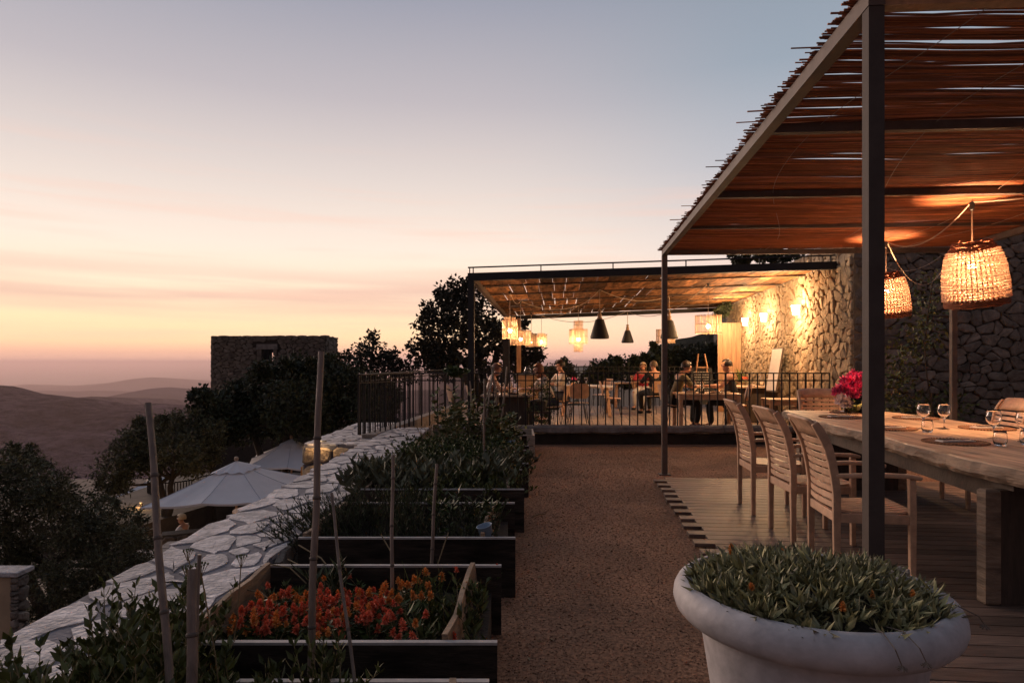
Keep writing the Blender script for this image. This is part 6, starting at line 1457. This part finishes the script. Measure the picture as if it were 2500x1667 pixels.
    if turn:                                                   # turn the head
        c, s_ = math.cos(turn), math.sin(turn)
        for k in ('jaw', 'hd', 'cr', 'nose', 'earL', 'earR', 'chin'):
            v = Vector(V_[k])-hd; V_[k] = tuple(hd+Vector((v.x*c-v.y*s_, v.x*s_+v.y*c, v.z)))
    def sk(name, keep, grow, mt, rt='pel'):
        ks = [k for k in V_ if keep(k)]; ix = {k: i for i, k in enumerate(ks)}; ee = [(ix[a], ix[b]) for a, b in E_ if a in ix and b in ix]
        rr = [tuple(x+grow for x in rd[k]) if isinstance(rd[k], tuple) else rd[k]+grow for k in ks]; return skin_mesh(name, [V_[k] for k in ks], ee, rr, mt, 1, ix[rt])
    link('body', sk('body', lambda k: True, 0, 'skin'), root)
    ak = ['el', 'fa'] if sleeves == 'long' else ['el'] if sleeves == 'short' else []
    if shirt: link('shirt', sk('shirt', lambda k: k in ('pel', 'sp', 'ch', 'ut') or k[:2] in ['sh']+ak, .012, top), root)
    link('trousers', sk('trousers', lambda k: k in ('pel',) or k[:2] in ('hp', 'kn', 'cf') or (bottom != 'short' and k[:2] == 'an'), .014, bottom), root)
    for q in (-1, 1): m = MB(); m.sphere((q*.12, .47, .035), 1, 10, 6, (.05, .13, .038)); m.build('shoe', 'cloth_black', root, smooth=True)
    # hair as a shell round the skull
    m = MB(); n_, mm = 18, 12; c, s_ = math.cos(turn), math.sin(turn); V2 = []; keep = []
    for i in range(mm+1):
        ph = PI*i/mm
        for k in range(n_):
            th = 2*PI*k/n_; x, yv, zv = math.sin(ph)*math.cos(th), math.sin(ph)*math.sin(th), math.cos(ph); g_ = 1.0+.03*math.sin(th*7+i); drop = hairlen*max(0, -zv)*(1 if yv < .35 else .0)
            vx_, vy_, vz_ = .096*x*g_*(1+.25*drop*3), .108*yv*g_-.012, .108*zv*g_+.022-drop
            V2.append((hd.x+vx_*c-vy_*s_, hd.y+vx_*s_+vy_*c, hd.z+vz_)); keep.append((yv, zv))
    for i in range(mm):
        for k in range(n_):
            ids = (i*n_+k, i*n_+(k+1) % n_, (i+1)*n_+(k+1) % n_, (i+1)*n_+k); ay = sum(keep[j][0] for j in ids)/4; az = sum(keep[j][1] for j in ids)/4
            if az > .38 or (ay < .25 and az > (-.35 if not hairlen else -1.1)): m.f.append(ids[::-1]); m.mi.append(0)
    m.v = V2
    if not bald: m.build('hair', hair, root, smooth=True)
    else: m.build('hair', 'hair_grey', root, smooth=True)
    for q in (-1, 1):
        v = Vector((q*.032, .080, .012)); e = Vector((v.x*c-v.y*s_, v.x*s_+v.y*c, v.z)); m = MB(); m.sphere(hd+e, .010, 8, 5); m.build('eye', 'eye', root, smooth=True)
    v = Vector((0, .083, -.048)); e = Vector((v.x*c-v.y*s_, v.x*s_+v.y*c, v.z)); m = MB(); m.sphere(hd+e, .018, 8, 4, (1.2, .4, .4)); m.build('mouth', 'lips', root, smooth=True)
    return root
# rz: local +Y is where they face; 0 = away from us, PI = towards us, -PI/2 = to the right
person(1190, 12.5, -PI/2, 'sunburnt person with reddish hair behind the cane tripod, arms on the corner table', top='hair_red', hair='hair_red', sleeves='none', lean=.1, nod=.02)
person(1345, 12.55, PI/2+.2, 'red haired person in a pale sleeve leaning over the corner table', top='cloth_white', hair='hair_red', hairlen=.08, sleeves='short', lean=.14, nod=.03)
person(1372, 14.4, PI/2+.3, 'dark haired person in a white shirt seen from behind left of the brown chair', top='cloth_white', hair='hair_dark', lean=.02, sleeves='long', s=1.04)
person(1572, 18.2, PI-.55+PI*0, 'blonde woman in a red top facing us at the far table', top='cloth_red', bottom='board_white', hair='hair_blonde', hairlen=.12, sleeves='short', lean=.03, turn=.25, arms='folded')
person(1598, 16.3, .35, 'balding man in a black jacket sitting with his back to us', top='cloth_black', bottom='cloth_black', bald=True, lean=.02, s=1.03)
person(1646, 13.0, -PI/2+.1, 'man in an olive shirt looking down at his plate behind the slim post', top='cloth_olive', bottom='cloth_black', hair='hair_dark', sleeves='short', lean=.13, nod=.04, s=1.04)
person(1792, 12.75, PI/2-.35, 'dark haired man in a black vest sitting before the wooden panel', top='cloth_black', bottom='cloth_black', hair='hair_dark', sleeves='none', lean=.08, s=1.05)
lt = person(452, 15.2, PI/2, 'distant guest in a pale shirt sitting on the lower terrace', top='board_white', bottom='cloth_denim', hair='hair_blonde', z=-3.42, lean=.05, arms='folded'); lt['group'] = 'guests of the lower terrace'
o = copy_tree(cc0, loc=(lt.location.x+.05, 15.2, -3.42), rz=PI, label='chair under the distant guest on the lower terrace', group='lower terrace seats'); 
m = MB(); q = at(482, 1300, 13.2); r_ = empty('wicker_chair', (q.x, 13.2, -3.42), rz=.5, label='wicker backed chair below the paved wall edge', cat='chair', group='lower terrace seats')
m = MB(); m.box(-.24, .24, -.26, -.22, .42, 1.25, .012); m.build('backrest', 'basket', r_); m = MB(); m.box(-.25, .25, -.22, .25, .4, .46, .01); m.build('seat', 'basket', r_)
for sx in (-.22, .22):
    for sy in (-.22, .22): m = MB(); m.box(sx-.02, sx+.02, sy-.02, sy+.02, 0, .4); m.build('leg', 'basket', r_)
q = at(625, 1243, 12.6); r_ = empty('round_table', (q.x, 12.6, -3.42), label='round wooden table top just visible under the nearest parasol', cat='table')
zt_ = q.z+3.42; m = MB(); m.lathe([(.001, zt_-.03), (.42, zt_-.03), (.42, zt_), (.001, zt_)], 28); m.build('tabletop', 'doorwood', r_); m = MB(); m.tube([(0, 0, 0), (0, 0, zt_-.03)], .04, 8); m.build('pole', 'darkwood', r_)
q = at(757, 1150, 16.2); r_ = empty('orange_seat', (q.x, 16.2, -2.6), rz=.3, label='orange canvas seat back showing below the second parasol', cat='seat'); m = MB(); m.box(-.22, .22, -.02, .02, .5, 1.5+0*q.z, .01); o = m.build('backrest', 'petal_orange', r_); o.location.z = q.z+2.6-1.38
m = MB(); [m.box(sx-.015, sx+.015, -.015, .015, -.8, q.z+2.6-.88) for sx in (-.21, .21)]; m.build('frame', 'darkwood', r_)
